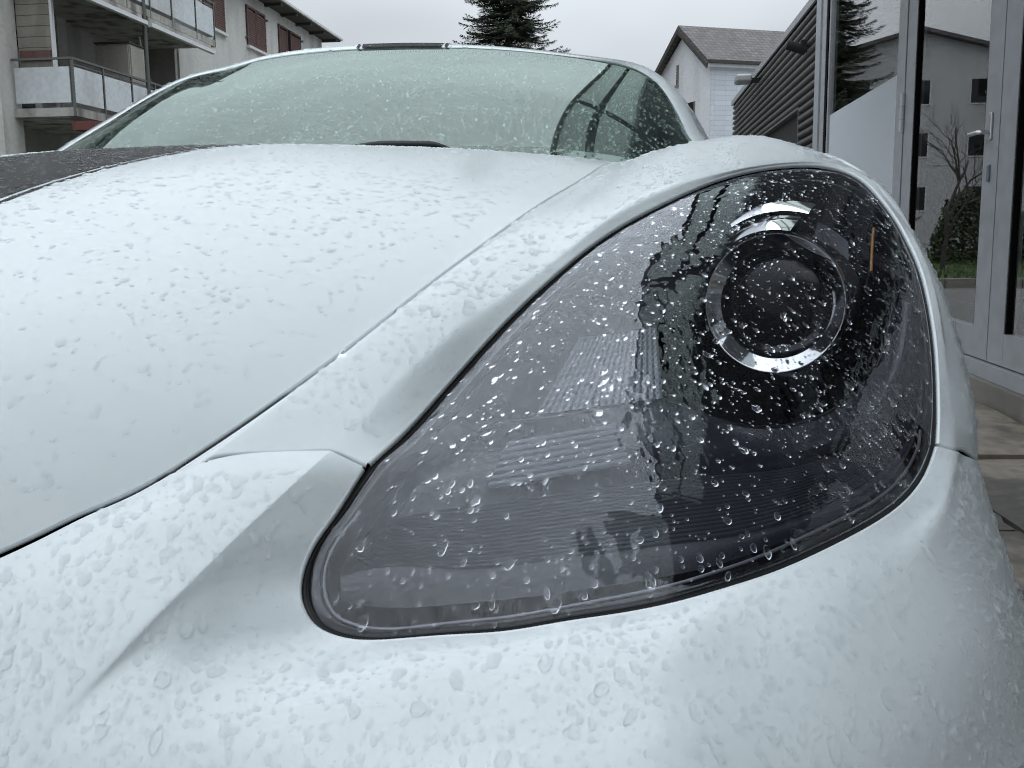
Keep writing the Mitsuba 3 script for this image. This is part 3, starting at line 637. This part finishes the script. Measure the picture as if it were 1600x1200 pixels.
emit('curtain', Surf().add(np.array([np.stack([FX + .22 + .025 * np.sin(cy * 46 + 2 * np.sin(cy * 5)), cy, np.full(150, z)], 1) for z in (.2, 2.6)])).mesh(), 'm_curtain', smooth=True)
lab('curtain', 'grey sheer curtain hanging behind the rightmost glass door', 'curtain')
plain('m_soffit', (.26, .27, .28), .6)
# flat canopy over the forecourt, above the picture: seen only mirrored in the headlight cover and the windscreen
CN = 'canopy__'
lab('canopy', 'flat entrance canopy above the forecourt, mirrored in the headlight cover and windscreen', 'canopy')
emit(CN + 'soffit', bx(.67, 1.9, .35, 7.6, 2.838, 2.98), 'm_soffit')
emit(CN + 'front_soffit', cat(bx(.18, 1.9, -.002, .348, 2.838, 2.98), bx(.30, 1.9, -1.35, -.003, 2.838, 2.98)), 'm_soffit')
emit(CN + 'sheet', quad((.24, .35, 2.93), (.665, .35, 2.93), (.665, 7.6, 2.93), (.24, 7.6, 2.93)), 'm_canopy_sheet')
emit(CN + 'front_sheet', quad((-.14, -1.35, 2.93), (.297, -1.35, 2.93), (.297, -.004, 2.93), (-.14, -.004, 2.93)), 'm_canopy_sheet')
emit(CN + 'edge_beam', bx(.20, .235, .35, 7.6, 2.90, 2.96), 'm_rail')
emit(CN + 'inner_beam', bx(.40, .43, .35, 7.6, 2.87, 2.92), 'm_slat_back')
for i, y in enumerate((.4, 2.2, 4.0, 5.8)):
    emit(numbered(CN + 'cross_beam'), bx(.24, .665, y, y + .035, 2.86, 2.92), 'm_slat_back')
# lamp and camera on the slat wall
emit('wall_lamp__arm', bx(FX - .10, FX + .02, 13.26, 13.34, 2.66, 2.71), 'm_slat_back')
emit('wall_lamp__head', rbox(.20, .30, .10, .03, (FX - .19, 13.3, 2.70)), 'm_flash', smooth=40)
lab('wall_lamp', 'small floodlight on an arm at the top edge of the slat cladding', 'lamp')
emit('security_camera__mount', bx(FX - .05, FX, 9.72, 9.80, 2.42, 2.52), 'm_slat_back')
cm = trimesh.creation.cylinder(.045, .18, sections=16); cm.apply_transform(trimesh.transformations.rotation_matrix(1.9, [0, 1, 0])); cm.apply_translation([FX - .09, 9.76, 2.46])
emit('security_camera__body', cm, 'm_slat_back', smooth=40)
lab('security_camera', 'small black camera on the slat cladding beside the glazing', 'camera')

# ---- apartment building with balconies, on the left
AB = 'apartment_building__'; WX, BXX = -12.4, -11.3
lab('apartment_building', 'grey rendered apartment building with balconies and brown shutters on the left', 'building')
emit(AB + 'wall', [bx(-24, WX, 27.15, 40.4, 0, 8.64), bx(-24, -13.7, 20.0, 27.14, 0, 8.64), bx(-24, -12.62, 19.3, 19.99, 0, 8.64)], 'm_plaster')
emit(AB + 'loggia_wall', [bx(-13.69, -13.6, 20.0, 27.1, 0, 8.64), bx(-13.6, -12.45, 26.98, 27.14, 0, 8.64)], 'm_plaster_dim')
emit(AB + 'roof', bx(-25, WX + .62, 18.6, 41.0, 8.65, 8.73), 'm_eave')
rv = np.array([[WX + .66, 18.5, 8.74], [WX + .66, 41.1, 8.74], [-18, 41.1, 11.0], [-18, 18.5, 11.0], [-25, 41.1, 8.74], [-25, 18.5, 8.74]])
emit(AB + 'roof__tiles', (rv, np.array([[0, 1, 2], [0, 2, 3], [3, 2, 4], [3, 4, 5], [0, 3, 5], [1, 4, 2]])), 'm_tiles')
emit(AB + 'roof__gutter', bx(WX + .625, WX + .70, 18.5, 41.1, 8.70, 8.78), 'm_white_metal')
for i in range(9):
    emit(numbered(AB + 'roof__rafter'), bx(WX, WX + .6, 27.6 + i * 1.6, 27.74 + i * 1.6, 8.56, 8.648), 'm_eave')
for zf, k in ((3.30, 0), (5.95, 1)):
    slab_k = numbered(AB + 'balcony')
    labels[slab_k] = {'label': 'lower balcony' if k == 0 else 'upper balcony'}
    emit(slab_k + '__slab', bx(-13.6, BXX + .02, 19.7, 27.05, zf, zf + .17), 'm_slab')
    ys = [19.72, 20.92, 22.17, 23.3, 24.45, 25.85, 27.02]
    for a, b in zip(ys[:-1], ys[1:]):
        emit(numbered(slab_k + '__panel'), bx(BXX - .015, BXX + .01, a + .05, b - .05, zf + .27, zf + .98), 'm_panel')
    emit(numbered(slab_k + '__panel'), bx(-12.55, BXX - .06, 19.70, 19.725, zf + .27, zf + .98), 'm_panel')
    emit(numbered(slab_k + '__panel'), bx(-12.4, BXX - .06, 27.04, 27.06, zf + .27, zf + .98), 'm_panel')
    for y in ys:
        emit(numbered(slab_k + '__post'), bx(BXX - .02, BXX + .025, y - .022, y + .022, zf + .0, zf + 1.12), 'm_rail')
    emit(slab_k + '__handrail', cat(bx(BXX - .03, BXX + .03, 19.68, 27.1, zf + 1.121, zf + 1.165), bx(-12.6, BXX - .031, 19.69, 19.74, zf + 1.121, zf + 1.165), bx(BXX - .01, BXX + .008, 19.75, 27.0, zf + 1.02, zf + 1.045)), 'm_rail')
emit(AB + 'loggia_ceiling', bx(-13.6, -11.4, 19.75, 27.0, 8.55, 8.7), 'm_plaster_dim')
for i in range(8):
    emit(numbered(AB + 'board'), bx(-12.60, -11.86, 20.0, 20.03 + .008 * (i % 2), 4.30 + i * .215, 4.505 + i * .215), 'm_board')
emit(AB + 'board_post', bx(-11.855, -11.80, 19.98, 20.06, 3.45, 5.95), 'm_white_metal')
emit(AB + 'red_blind', bx(-12.56, -11.88, 19.955, 19.99, 4.46, 4.66), 'm_shutter')
# awning cassettes under the upper balcony, the lower awning under the first
for y0_, y1_ in ((19.3, 22.85), (23.05, 26.7)):
    emit(numbered(AB + 'awning_bar'), bx(BXX + .05, BXX + .16, y0_, y1_, 5.70, 5.79), 'm_white_metal')
    emit(numbered(AB + 'awning_roll'), bx(BXX - .08, BXX + .045, y0_ + .05, y1_ - .05, 5.76, 5.93), 'm_slab')
emit(AB + 'awning_fabric', bx(BXX - .1, BXX + .38, 19.75, 23.6, 3.02, 3.20), 'm_awning')
emit(AB + 'awning_front_bar', bx(BXX + .385, BXX + .45, 19.7, 23.65, 2.90, 3.03), 'm_white_metal')
emit(AB + 'downpipe', trimesh.creation.cylinder(.05, 9.2, sections=12, transform=trimesh.transformations.translation_matrix([BXX + .02, 22.95, 4.6])), 'm_rail', smooth=40)
# loggia door, cabinet, folded parasol, dark doorway
emit(AB + 'balcony_door__shutter_box', bx(-13.6, -13.42, 20.6, 22.2, 5.35, 5.72), 'm_blue_grey')
emit(AB + 'balcony_door__frame', [bx(-13.6, -13.52, 20.6, 20.85, 3.47, 5.34), bx(-13.6, -13.52, 21.95, 22.2, 3.47, 5.34)], 'm_white_metal')
emit(AB + 'balcony_door__pane', bx(-13.6, -13.55, 20.855, 21.945, 3.47, 5.34), 'm_dark_glass')
emit(AB + 'pilaster', bx(-13.6, -13.3, 22.7, 23.1, 3.47, 5.95), 'm_plaster')
emit(AB + 'doorway', bx(-13.6, -13.57, 25.4, 26.3, 3.47, 5.4), 'm_dark_glass')
emit(AB + 'ground_doorway', cat(bx(-13.6, -13.56, 20.6, 24.5, .05, 2.4)), 'm_dark_glass')
cz0 = 3.47
emit('balcony_cabinet__body', bx(-12.26, -11.48, 22.52, 23.25, cz0, 5.24), 'm_cabinet')
emit('balcony_cabinet__door', bx(-12.24, -11.50, 22.49, 22.515, cz0 + .06, 5.20), 'm_cabinet')
emit('balcony_cabinet__side_door', bx(-11.477, -11.455, 22.56, 23.2, cz0 + .06, 5.20), 'm_cabinet')
emit('balcony_cabinet__handle', bx(-11.452, -11.43, 23.02, 23.06, 4.15, 4.3), 'm_slat_back')
emit('balcony_cabinet__top', bx(-12.30, -11.44, 22.46, 23.3, 5.243, 5.28), 'm_eave')
lab('balcony_cabinet', 'tall beige cabinet standing on the lower balcony behind the rail', 'cabinet')
pk = 'folded_parasol'
P0 = np.array([-11.62, 23.9, 3.47]); P1 = np.array([-11.75, 23.6, 5.6])
emit(pk + '__pole', Surf().add(tube(np.array([P0 + (P1 - P0) * t for t in np.linspace(0, 1, 6)]), .022)).mesh(), 'm_white_metal', smooth=True)
emit(pk + '__canopy', Surf().add(tube(np.array([P0 + (P1 - P0) * t for t in np.linspace(.22, .62, 14)]), .05 + .06 * np.sin(np.linspace(.3, 2.9, 14)) + .012 * np.sin(np.arange(14) * 2.0))).mesh(), 'm_cloth', smooth=True)
lab(pk, 'folded dark parasol leaning on the lower balcony beside the cabinet', 'parasol')
def shutter_window(y0, y1, z0, z1, opn):
    w = numbered(AB + 'window')
    emit(w + '__sill', bx(WX, WX + .12, y0 - .05, y1 + .05, z0 - .08, z0), 'm_white_metal')
    emit(w + '__reveal', bx(WX, WX + .006, y0, y1, z0 + .002, z1), 'm_dark_glass')
    n = 2; L = (y1 - y0) / n
    for i in range(n):
        a, b = y0 + i * L + .015, y0 + (i + 1) * L - .015
        if opn and i == 0: b -= .25 * L
        sh = cat(bx(WX + .010, WX + .055, a, a + .07, z0 + .02, z1 - .01), bx(WX + .010, WX + .055, b - .07, b, z0 + .02, z1 - .01), bx(WX + .012, WX + .053, a + .07, b - .07, z0 + .02, z0 + .09), bx(WX + .012, WX + .053, a + .07, b - .07, z1 - .08, z1 - .01),
                 *[bx(WX + .015, WX + .045, a + .07, b - .07, z0 + .10 + q * .07, z0 + .155 + q * .07) for q in range(int((z1 - z0 - .2) / .07))])
        emit(numbered(w + '__shutter'), sh, 'm_shutter')
    emit(w + '__bracket', [bx(WX + .01, WX + .1, y1 + .01, y1 + .12, z1 - .2, z1 - .14), bx(WX + .01, WX + .1, y0 - .12, y0 - .01, z0 + .2, z0 + .26)], 'm_rail')
for y0_, y1_, o in ((28.9, 30.45, 0), (32.25, 33.95, 0), (35.25, 37.65, 1)):
    for z0_ in (6.98, 4.3, 1.6): shutter_window(y0_, y1_, z0_, z0_ + 1.28, o)

# ---- white house behind the building on the right
WH = 'white_house__'
E = at(1110, 93, 51.); Lf = at(1031, 118, 56.); A0 = at(1056, 47, 53.5)
dl_ = np.array([Lf[0] - E[0], Lf[1] - E[1], 0]); dl_ /= np.linalg.norm(dl_); dr_ = np.array([-dl_[1], dl_[0], 0]) * -1
if dr_[0] < 0: dr_ = -dr_
wd = np.linalg.norm((Lf - E)[:2]); LEN = 14.0; ez_ = E[2]; az_ = A0[2]
def hp_(u, v, z): return E * np.array([1, 1, 0]) + dl_ * u + dr_ * v + np.array([0, 0, z])
def prism(pts_uz, v0, v1):
    n = len(pts_uz); v = np.array([hp_(u, v0, z) for u, z in pts_uz] + [hp_(u, v1, z) for u, z in pts_uz])
    f = [[0, i, i + 1] for i in range(1, n - 1)] + [[n, n + i + 1, n + i] for i in range(1, n - 1)]
    for i in range(n): j = (i + 1) % n; f += [[i, n + i, n + j], [i, n + j, j]]
    return trimesh.Trimesh(v, f, process=False)
lab('white_house', 'white gabled house with brown tiled roof behind the slat-clad building', 'house')
emit(WH + 'wall', prism([(0, 0), (wd, 0), (wd, ez_), (wd / 2, az_ - .25), (0, ez_)], 0, LEN), 'm_white_wall')
emit(WH + 'side_cladding', prism([(-.06, 0), (-.003, 0), (-.003, ez_ - .18), (-.06, ez_ - .18)], .02, LEN), 'm_siding')
sl_ = (az_ - ez_) / (wd / 2)
for sgn in (0, 1):
    u0, u1 = (-.35, wd / 2) if sgn == 0 else (wd + .35, wd / 2)
    z0_ = ez_ - .35 * sl_
    emit(numbered(WH + 'roof'), prism([(u0, z0_ + .02), (u1, az_ + .02), (u1, az_ + .2), (u0, z0_ + .2)], -.35, LEN + .3), 'm_tiles')
emit(WH + 'verge_board', cat(prism([(-.36, ez_ - .36 * sl_ - .22), (wd / 2, az_ - .22), (wd / 2, az_ + .015), (-.36, ez_ - .36 * sl_ + .015)], -.42, -.355), prism([(wd + .36, ez_ - .36 * sl_ - .22), (wd / 2, az_ - .22), (wd / 2, az_ + .015), (wd + .36, ez_ - .36 * sl_ + .015)], -.42, -.355)), 'm_eave')
emit(WH + 'gutter', prism([(-.50, ez_ - .22), (-.36, ez_ - .22), (-.36, ez_ - .08), (-.50, ez_ - .08)], -.3, LEN), 'm_eave')
emit(WH + 'eave_board', prism([(-.35, ez_ - .38), (-.065, ez_ - .38), (-.065, ez_ - .17), (-.35, ez_ - .17)], -.3, LEN), 'm_white_metal')
def hwin(u0, u1, z0, z1):
    w = numbered(WH + 'window')
    emit(w + '__pane', prism([(u0, z0), (u1, z0), (u1, z1), (u0, z1)], -.02, -.003), 'm_dark_glass')
    emit(w + '__frame', cat(prism([(u0 - .08, z0 - .1), (u1 + .08, z0 - .1), (u1 + .08, z0), (u0 - .08, z0)], -.08, -.004), prism([(u0 - .06, z0 + .001), (u0, z0 + .001), (u0, z1), (u0 - .06, z1)], -.05, -.004)), 'm_board')
hwin(1.55, 2.25, 5.9, 7.35); hwin(3.3, 3.9, 6.0, 7.0); hwin(3.35, 3.55, 8.4, 9.4)

# ---- grey gabled house, mirrored in the door glass
GH = 'gabled_house__'
gx0, gx1, gy0 = -19.7, -5.8, 60.0
def gpr(pts, y0, y1):
    n = len(pts); v = np.array([[x, y, z] for y in (y0, y1) for x, z in pts])
    f = [[0, i, i + 1] for i in range(1, n - 1)] + [[n, n + i + 1, n + i] for i in range(1, n - 1)]
    for i in range(n): j = (i + 1) % n; f += [[i, n + i, n + j], [i, n + j, j]]
    return trimesh.Trimesh(v, f, process=False)
gxm, gze, gza = (gx0 + gx1) / 2, 9.9, 11.75
lab('gabled_house', 'grey gabled house with dark windows, mirrored in the glass door', 'house')
emit(GH + 'wall', gpr([(gx0, 0), (gx1, 0), (gx1, gze), (gxm, gza), (gx0, gze)], gy0, gy0 + 12), 'm_grey_wall')
for a, b in ((gx0 - .5, gxm), (gx1 + .5, gxm)):
    k_ = (gza - gze) / (gxm - gx0)
    emit(numbered(GH + 'roof'), gpr([(a, gze - .5 * k_ + .02), (b, gza + .02), (b, gza + .22), (a, gze - .5 * k_ + .22)], gy0 - .5, gy0 + 12.4), 'm_tiles')
for x_ in (-16.2, -12.9, -9.6, -7.4):
    for z_ in (1.9, 4.9, 7.8):
        w = numbered(GH + 'window')
        emit(w + '__frame', cat(bx(x_ - .6, x_ + .6, gy0 - .05, gy0 - .002, z_ - .07, z_), bx(x_ - .6, x_ - .54, gy0 - .04, gy0 - .002, z_, z_ + 1.3), bx(x_ + .54, x_ + .6, gy0 - .04, gy0 - .002, z_, z_ + 1.3)), 'm_white_metal')
        emit(w + '__pane', bx(x_ - .53, x_ + .53, gy0 - .02, gy0 - .002, z_, z_ + 1.3), 'm_dark_glass')
for z_ in (5.4, 9.2):
    b = numbered(GH + 'balcony')
    emit(b + '__slab', bx(-17.6, -16.4, gy0 - 1.2, gy0 - .003, z_ - .9, z_ - .75), 'm_slab')
    emit(b + '__panel', bx(-17.6, -16.4, gy0 - 1.2, gy0 - 1.15, z_ - .74, z_ + .2), 'm_shutter')

# ---- building behind the camera, mirrored in the headlight and the paint
RB = 'rear_building__'
lab('rear_building', 'plain grey building behind the viewer, dark in the headlight reflections', 'building')
emit(RB + 'wall', bx(-7, 9, -20, -11.5, 0, 6.2), 'm_plaster')
emit(RB + 'roof', bx(-7.6, 9.6, -20.5, -11.0, 6.21, 6.5), 'm_eave')
for i in range(5):
    for z_ in (.9, 3.6):
        w = numbered(RB + 'window')
        emit(w + '__pane', bx(-5.6 + i * 2.9, -4.0 + i * 2.9, -11.5, -11.46, z_, z_ + 1.5), 'm_dark_glass')
        emit(w + '__frame', bx(-5.7 + i * 2.9, -3.9 + i * 2.9, -11.5, -11.40, z_ - .09, z_ - .002), 'm_white_metal')

# ---- trees and hedge
def limb(P, r, n=7):
    return Surf().add(tube(np.array(P), np.array(r), n)).mesh(False)
def spruce(key, x, y, z0, h, rad, seed, label):
    g = np.random.default_rng(seed)
    zz = np.linspace(0, 1, 14)
    emit(key + '__trunk', limb([[x + .03 * math.sin(7 * t), y, z0 + h * t] for t in zz], .17 * (1 - zz) + .012), 'm_bark', smooth=True)
    V, Fq, n = [], [], 0
    wz = 1.2
    while wz < h - .25:
        t = wz / h; L = rad * (1 - t) ** .85 * 1.05 + .12
        nb = 11 if t < .7 else 8
        for b in range(nb):
            a = 2 * math.pi * (b + g.random()) / nb; l = L * g.uniform(.5, 1.18); zb = wz + g.uniform(-.26, .26)
            d = np.array([math.cos(a), math.sin(a), 0]); sd = np.array([-d[1], d[0], 0])
            m = max(8, int(l / .10)); s = np.linspace(.08, 1, m)
            droop = -.30 * l * s ** 1.3 + .24 * l * s ** 3 + .12 * l * s * t
            P = np.array([x, y, z0 + zb]) + d * (l * s)[:, None] + np.array([0, 0, 1]) * droop[:, None]
            for i in range(1, m):
                wdt = (.36 * l * (1 - s[i]) ** .8 + .09) * g.uniform(.6, 1.1)
                for sg in (-1, 1):
                    tip = P[i] + sd * sg * wdt + d * wdt * .65 + np.array([0, 0, -.22 * wdt + g.normal(0, .03)])
                    for q in range(3):
                        c0 = P[i] + (tip - P[i]) * (q / 3); c1 = P[i] + (tip - P[i]) * min(1, (q + 1.25) / 3)
                        w_ = .035 * (1.15 - .3 * q / 3); o = np.array([g.normal(0, .6), g.normal(0, .6), .8]); o = np.cross(c1 - c0, o); o /= np.linalg.norm(o) + 1e-9
                        V += [c0 - o * w_, c0 + o * w_, c1 + o * w_ * .3, c1 - o * w_ * .3]; Fq.append([n, n + 1, n + 2, n + 3]); n += 4
                        if g.random() < .55:
                            h_ = c0 + np.array([g.normal(0, .02), g.normal(0, .02), -g.uniform(.06, .17)]); V += [c0 - o * .02, c0 + o * .02, h_, h_]; Fq.append([n, n + 1, n + 2, n + 2]); n += 4
        wz += .36 * (1 - .35 * t)
    Fq = np.array(Fq)
    emit(key + '__crown', (np.array(V), tri(Fq)), 'm_needles')
    lab(key, label, 'tree')
spruce('spruce_tree', -6.7, 56.0, 0, 23.5, 4.6, 3, 'tall dark spruce rising behind the car roof')
def bare_tree(key, x, y, h, seed, label, r0=.07):
    g = np.random.default_rng(seed); T, B = [], []
    def grow(p, d, l, r, dep):
        P = [p]; q = p
        for i in range(5):
            d = d + g.normal(0, .10, 3) + np.array([0, 0, .04]); d /= np.linalg.norm(d); q = q + d * l / 5; P.append(q)
        (T if dep == 0 else B).append(limb(P, np.linspace(r, r * .6, 6), 6 if dep < 2 else 4))
        if dep < 5:
            for k in range(3 if dep < 3 else 2):
                ax = g.normal(0, 1, 3); ax -= d * (ax @ d); ax /= np.linalg.norm(ax)
                grow(P[g.integers(3, 6)], d * math.cos(.6) + ax * math.sin(g.uniform(.4, .9)), l * g.uniform(.6, .85), r * .58, dep + 1)
    grow(np.array([x, y, 0.]), np.array([0, 0, 1.]), h * .33, r0, 0)
    emit(key + '__trunk', cat(*T), 'm_bark', smooth=True); emit(key + '__crown', cat(*B), 'm_bark')
    lab(key, label, 'tree')
bare_tree('bare_tree', -2.1, 18.0, 3.4, 5, 'small leafless tree on the verge, mirrored in the glass door', .05)
bare_tree('bare_tree_001', -1.2, -6.0, 7.0, 8, 'leafless tree behind the viewer, its branches mirrored in the headlight', .13)
def bush(key, x, y, rx, ry, h, n, seed, label):
    g = np.random.default_rng(seed)
    u = g.normal(0, 1, (n, 3)); u /= np.linalg.norm(u, axis=1, keepdims=True); u[:, 2] = np.abs(u[:, 2])
    rr = (.65 + .4 * meshkit.fbm(u * 3 + seed, 3, seed))[:, None] * g.uniform(.75, 1.0, (n, 1))
    c = np.array([x, y, .1]) + u * rr * np.array([rx, ry, h])
    a = g.normal(0, 1, (n, 3)); a /= np.linalg.norm(a, axis=1, keepdims=True); b = np.cross(a, g.normal(0, 1, (n, 3))); b /= np.linalg.norm(b, axis=1, keepdims=True)
    s = .045
    V = np.stack([c - a * s, c + b * s * .5, c + a * s, c - b * s * .5], 1).reshape(-1, 3); q = np.arange(4 * n).reshape(-1, 4)
    emit(key + '__leaves', (V, tri(q)), 'm_leaf')
    emit(key + '__stem', limb([[x, y, 0], [x + .02, y, h * .4], [x, y, h * .7]], [.04, .03, .01]), 'm_bark')
    lab(key, label, 'bush')
for i, (x, y, rx, h) in enumerate(((-3.4, 21.0, .75, 1.75), (-4.9, 21.6, .9, 1.25), (-6.6, 21.4, 1.0, 1.35), (-2.2, 22.5, .9, 1.1), (-8.4, 22, 1.0, 1.2))):
    bush(numbered('evergreen_bush'), x, y, rx, .8, h, 5000, 20 + i, ('tallest evergreen bush on the verge, mirrored at the door handle', 'low evergreen bush left of the tallest bush', 'broad evergreen bush in the middle of the verge', 'low evergreen bush right of the tallest bush', 'evergreen bush at the far end of the verge')[i])

# ================================================================== RAIN
mat('m_water', {'type': 'dielectric', 'int_ior': 1.333}, False)
mat('m_water_film', {'type': 'dielectric', 'int_ior': 1.26}, False)
from scipy.spatial import cKDTree
def scatter(g, n_out, n, weight, seed):
    """n points on the grid surface g (car axes), picked by area times weight(P): positions and outward normals, in world axes"""
    r = np.random.default_rng(seed)
    P = car(g); N = normals(P) * n_out
    q = grid_faces(*g.shape[:2]); a, b, c, d = (P.reshape(-1, 3)[q[:, k]] for k in range(4))
    A = np.linalg.norm(np.cross(c - a, d - b), axis=1) / 2
    w = A * weight(g.reshape(-1, 3)[q].mean(1)); i = r.choice(len(q), n, p=w / w.sum())
    u, v = r.random((2, n, 1)); bl = lambda X: (X.reshape(-1, 3)[q[i, 0]] * (1 - u) + X.reshape(-1, 3)[q[i, 1]] * u) * (1 - v) + (X.reshape(-1, 3)[q[i, 3]] * (1 - u) + X.reshape(-1, 3)[q[i, 2]] * u) * v
    nn = bl(N); return bl(P), nn / np.linalg.norm(nn, axis=1, keepdims=True)
def beads(P, N, R, seed, tall=.52, run=.3, rough=.13, cap=.0023):
    """water beads: flat-topped caps with uneven outlines, drawn out downhill; (vertices, triangles)"""
    r = np.random.default_rng(seed); V, Fc, off = [], [], 0
    # the larger keep their place, smaller ones that touch them go
    o = np.argsort(-R); P, N, R = P[o], N[o], R[o]
    keep = np.ones(len(R), bool); tree = cKDTree(P)
    for i in range(len(R)):
        if keep[i]:
            for j in tree.query_ball_point(P[i], R[i] * 1.25 + .0003):
                if j > i and np.linalg.norm(P[i] - P[j]) < (R[i] + R[j]) * .95: keep[j] = False
    P, N, R = P[keep], N[keep], R[keep]
    down = np.array([0, 0, -1.0]) - N * (-N[:, 2:3]); sl = np.linalg.norm(down, axis=1, keepdims=True)
    rd = r.normal(0, 1, P.shape); rd -= N * (rd * N).sum(1, keepdims=True)
    ax = down / np.maximum(sl, 1e-6) * np.clip(sl * 2, 0, 1) + rd / np.linalg.norm(rd, axis=1, keepdims=True) * np.clip(1.1 - sl * 1.3, .25, 1); ax -= N * (ax * N).sum(1, keepdims=True)
    ax /= np.linalg.norm(ax, axis=1, keepdims=True); bx_ = np.cross(N, ax)
    for lo, hi, ns, rings in ((.0024, 1, 26, (.35, .62, .80, .91, .975, 1.0)), (.0011, .0024, 14, (.5, .8, .95, 1.0)), (0, .0011, 8, (.6, .92, 1.0))):
        k = (R >= lo) & (R < hi); m = k.sum()
        if not m: continue
        th = np.linspace(0, 2 * np.pi, ns, endpoint=False)[None]
        amp = rough * np.clip(R[k] / .003, .25, 1.3)[:, None]
        out = np.ones((m, ns))
        for h in range(2, 6 if ns > 20 else 4):
            out += amp * r.normal(0, 1.0, (m, 1)) / h ** .7 * np.cos(h * th + r.random((m, 1)) * 6.28)
        out = np.clip(out, .4, 2.0) * R[k][:, None]
        asp = 1 + np.abs(r.normal(0, run, (m, 1))) * np.clip(R[k][:, None] / .002, .4, 1.2)
        la = out * np.cos(th) * asp; lb = out * np.sin(th) / np.sqrt(asp)
        hgt = np.maximum(np.minimum(R[k] * tall, cap)[:, None] * r.uniform(.75, 1.15, (m, 1)), .00042)
        vs = [P[k][:, None] + N[k][:, None] * hgt[..., None]]
        for q in rings:
            z = hgt * max(1 - q ** 3.2, 0) ** .55 if q < 1 else -.00012 * np.ones_like(hgt)
            c = P[k][:, None] + ax[k][:, None] * (la * q)[..., None] + bx_[k][:, None] * (lb * q)[..., None] + N[k][:, None] * z[..., None]
            c = c + ax[k][:, None] * (R[k][:, None] * .18 * (asp - 1) * (1 - q))[..., None]
            vs.append(c)
        X = np.concatenate(vs, 1); nv = X.shape[1]; f = [[0, 1 + i, 1 + (i + 1) % ns] for i in range(ns)]
        for t in range(len(rings) - 1):
            a0 = 1 + t * ns; b0 = a0 + ns
            for i in range(ns): j = (i + 1) % ns; f += [[a0 + i, b0 + i, b0 + j], [a0 + i, b0 + j, a0 + j]]
        V.append(X.reshape(-1, 3)); Fc.append((np.array(f)[None] + (np.arange(m) * nv)[:, None, None]).reshape(-1, 3) + off); off += m * nv
    return np.vstack(V), np.vstack(Fc)
def sizes(r, n, big, midn):
    u = r.random(n)
    return np.where(u < big, r.uniform(.0024, .0044, n), np.where(u < big + midn, r.uniform(.0011, .0024, n), r.uniform(.0004, .0011, n)))
def rain(key, parts, label, m='m_water'):
    Vs, Fs, o = [], [], 0
    for g, no, n, wt, sz, seed, kw in parts:
        P, N = scatter(g, no, n, wt, seed); R = sz(np.random.default_rng(seed + 1), n, P)
        v, f = beads(P, N, R, seed + 2, **kw); Vs.append(v); Fs.append(f + o); o += len(v)
    emit(key, (np.vstack(Vs), np.vstack(Fs)), m, smooth=True); lab(key, label, 'water', kind='stuff')
near = lambda P: np.exp(-(np.clip(P[:, 1] - .4, 0, None)) / .45)
rain('raindrops_on_paint', [
    (bg[2:, 3:-3], 1, 6500, lambda P: np.ones(len(P)) * (P[:, 2] > .40) * (P[:, 1] < .9), lambda r, n, P: sizes(r, n, .03, .27), 100, {}),
    (bt[:, 3:][2:-2], 1, 1300, lambda P: (P[:, 1] > .36) * 1.0, lambda r, n, P: sizes(r, n, .07, .33), 110, {}),
    (fg[2:-4, 3:-3], -1, 4600, lambda P: near(P) * (P[:, 2] > .5), lambda r, n, P: sizes(r, n, .05, .32), 120, {}),
    (hood[:, 3:-3], -1, 2300, lambda P: near(P) ** .8 * (P[:, 0] > -.2), lambda r, n, P: np.where(r.random(n) < .06, r.uniform(.0024, .0040, n), r.uniform(.0012, .0024, n)), 130, dict(tall=.42)),
    (hood, -1, 1300, lambda P: (np.abs(P[:, 0]) < .16) * (P[:, 1] > .7), lambda r, n, P: r.uniform(.0014, .0035, n), 150, {}),
    (hood[:, 3:-3], -1, 1700, lambda P: (P[:, 1] > .8) * (P[:, 0] > -.1), lambda r, n, P: r.uniform(.0012, .0030, n), 160, dict(tall=.36, rough=.25)),
    (rf[:14], -1, 1200, lambda P: np.ones(len(P)), lambda r, n, P: r.uniform(.002, .005, n), 140, {})], 'clear rain beads all over the white paint', 'm_water_film')
rain('raindrops_on_headlight', [
    (lens[2:-1], -1, 2900, lambda P: .8 + .2 * (P[:, 1] > .6), lambda r, n, P: np.clip(sizes(r, n, .014, .26), .0006, .0034), 200, dict(tall=.42, rough=.14, run=.35))], 'rain beads and runs on the clear headlight cover')
rain('raindrops_on_windscreen', [
    (ws[2:], -1, 6500, lambda P: np.ones(len(P)), lambda r, n, P: r.uniform(.0014, .0038, n), 300, dict(tall=.85, cap=.0034, rough=.1, run=.25))], 'rain beads scattered over the greenish windscreen')
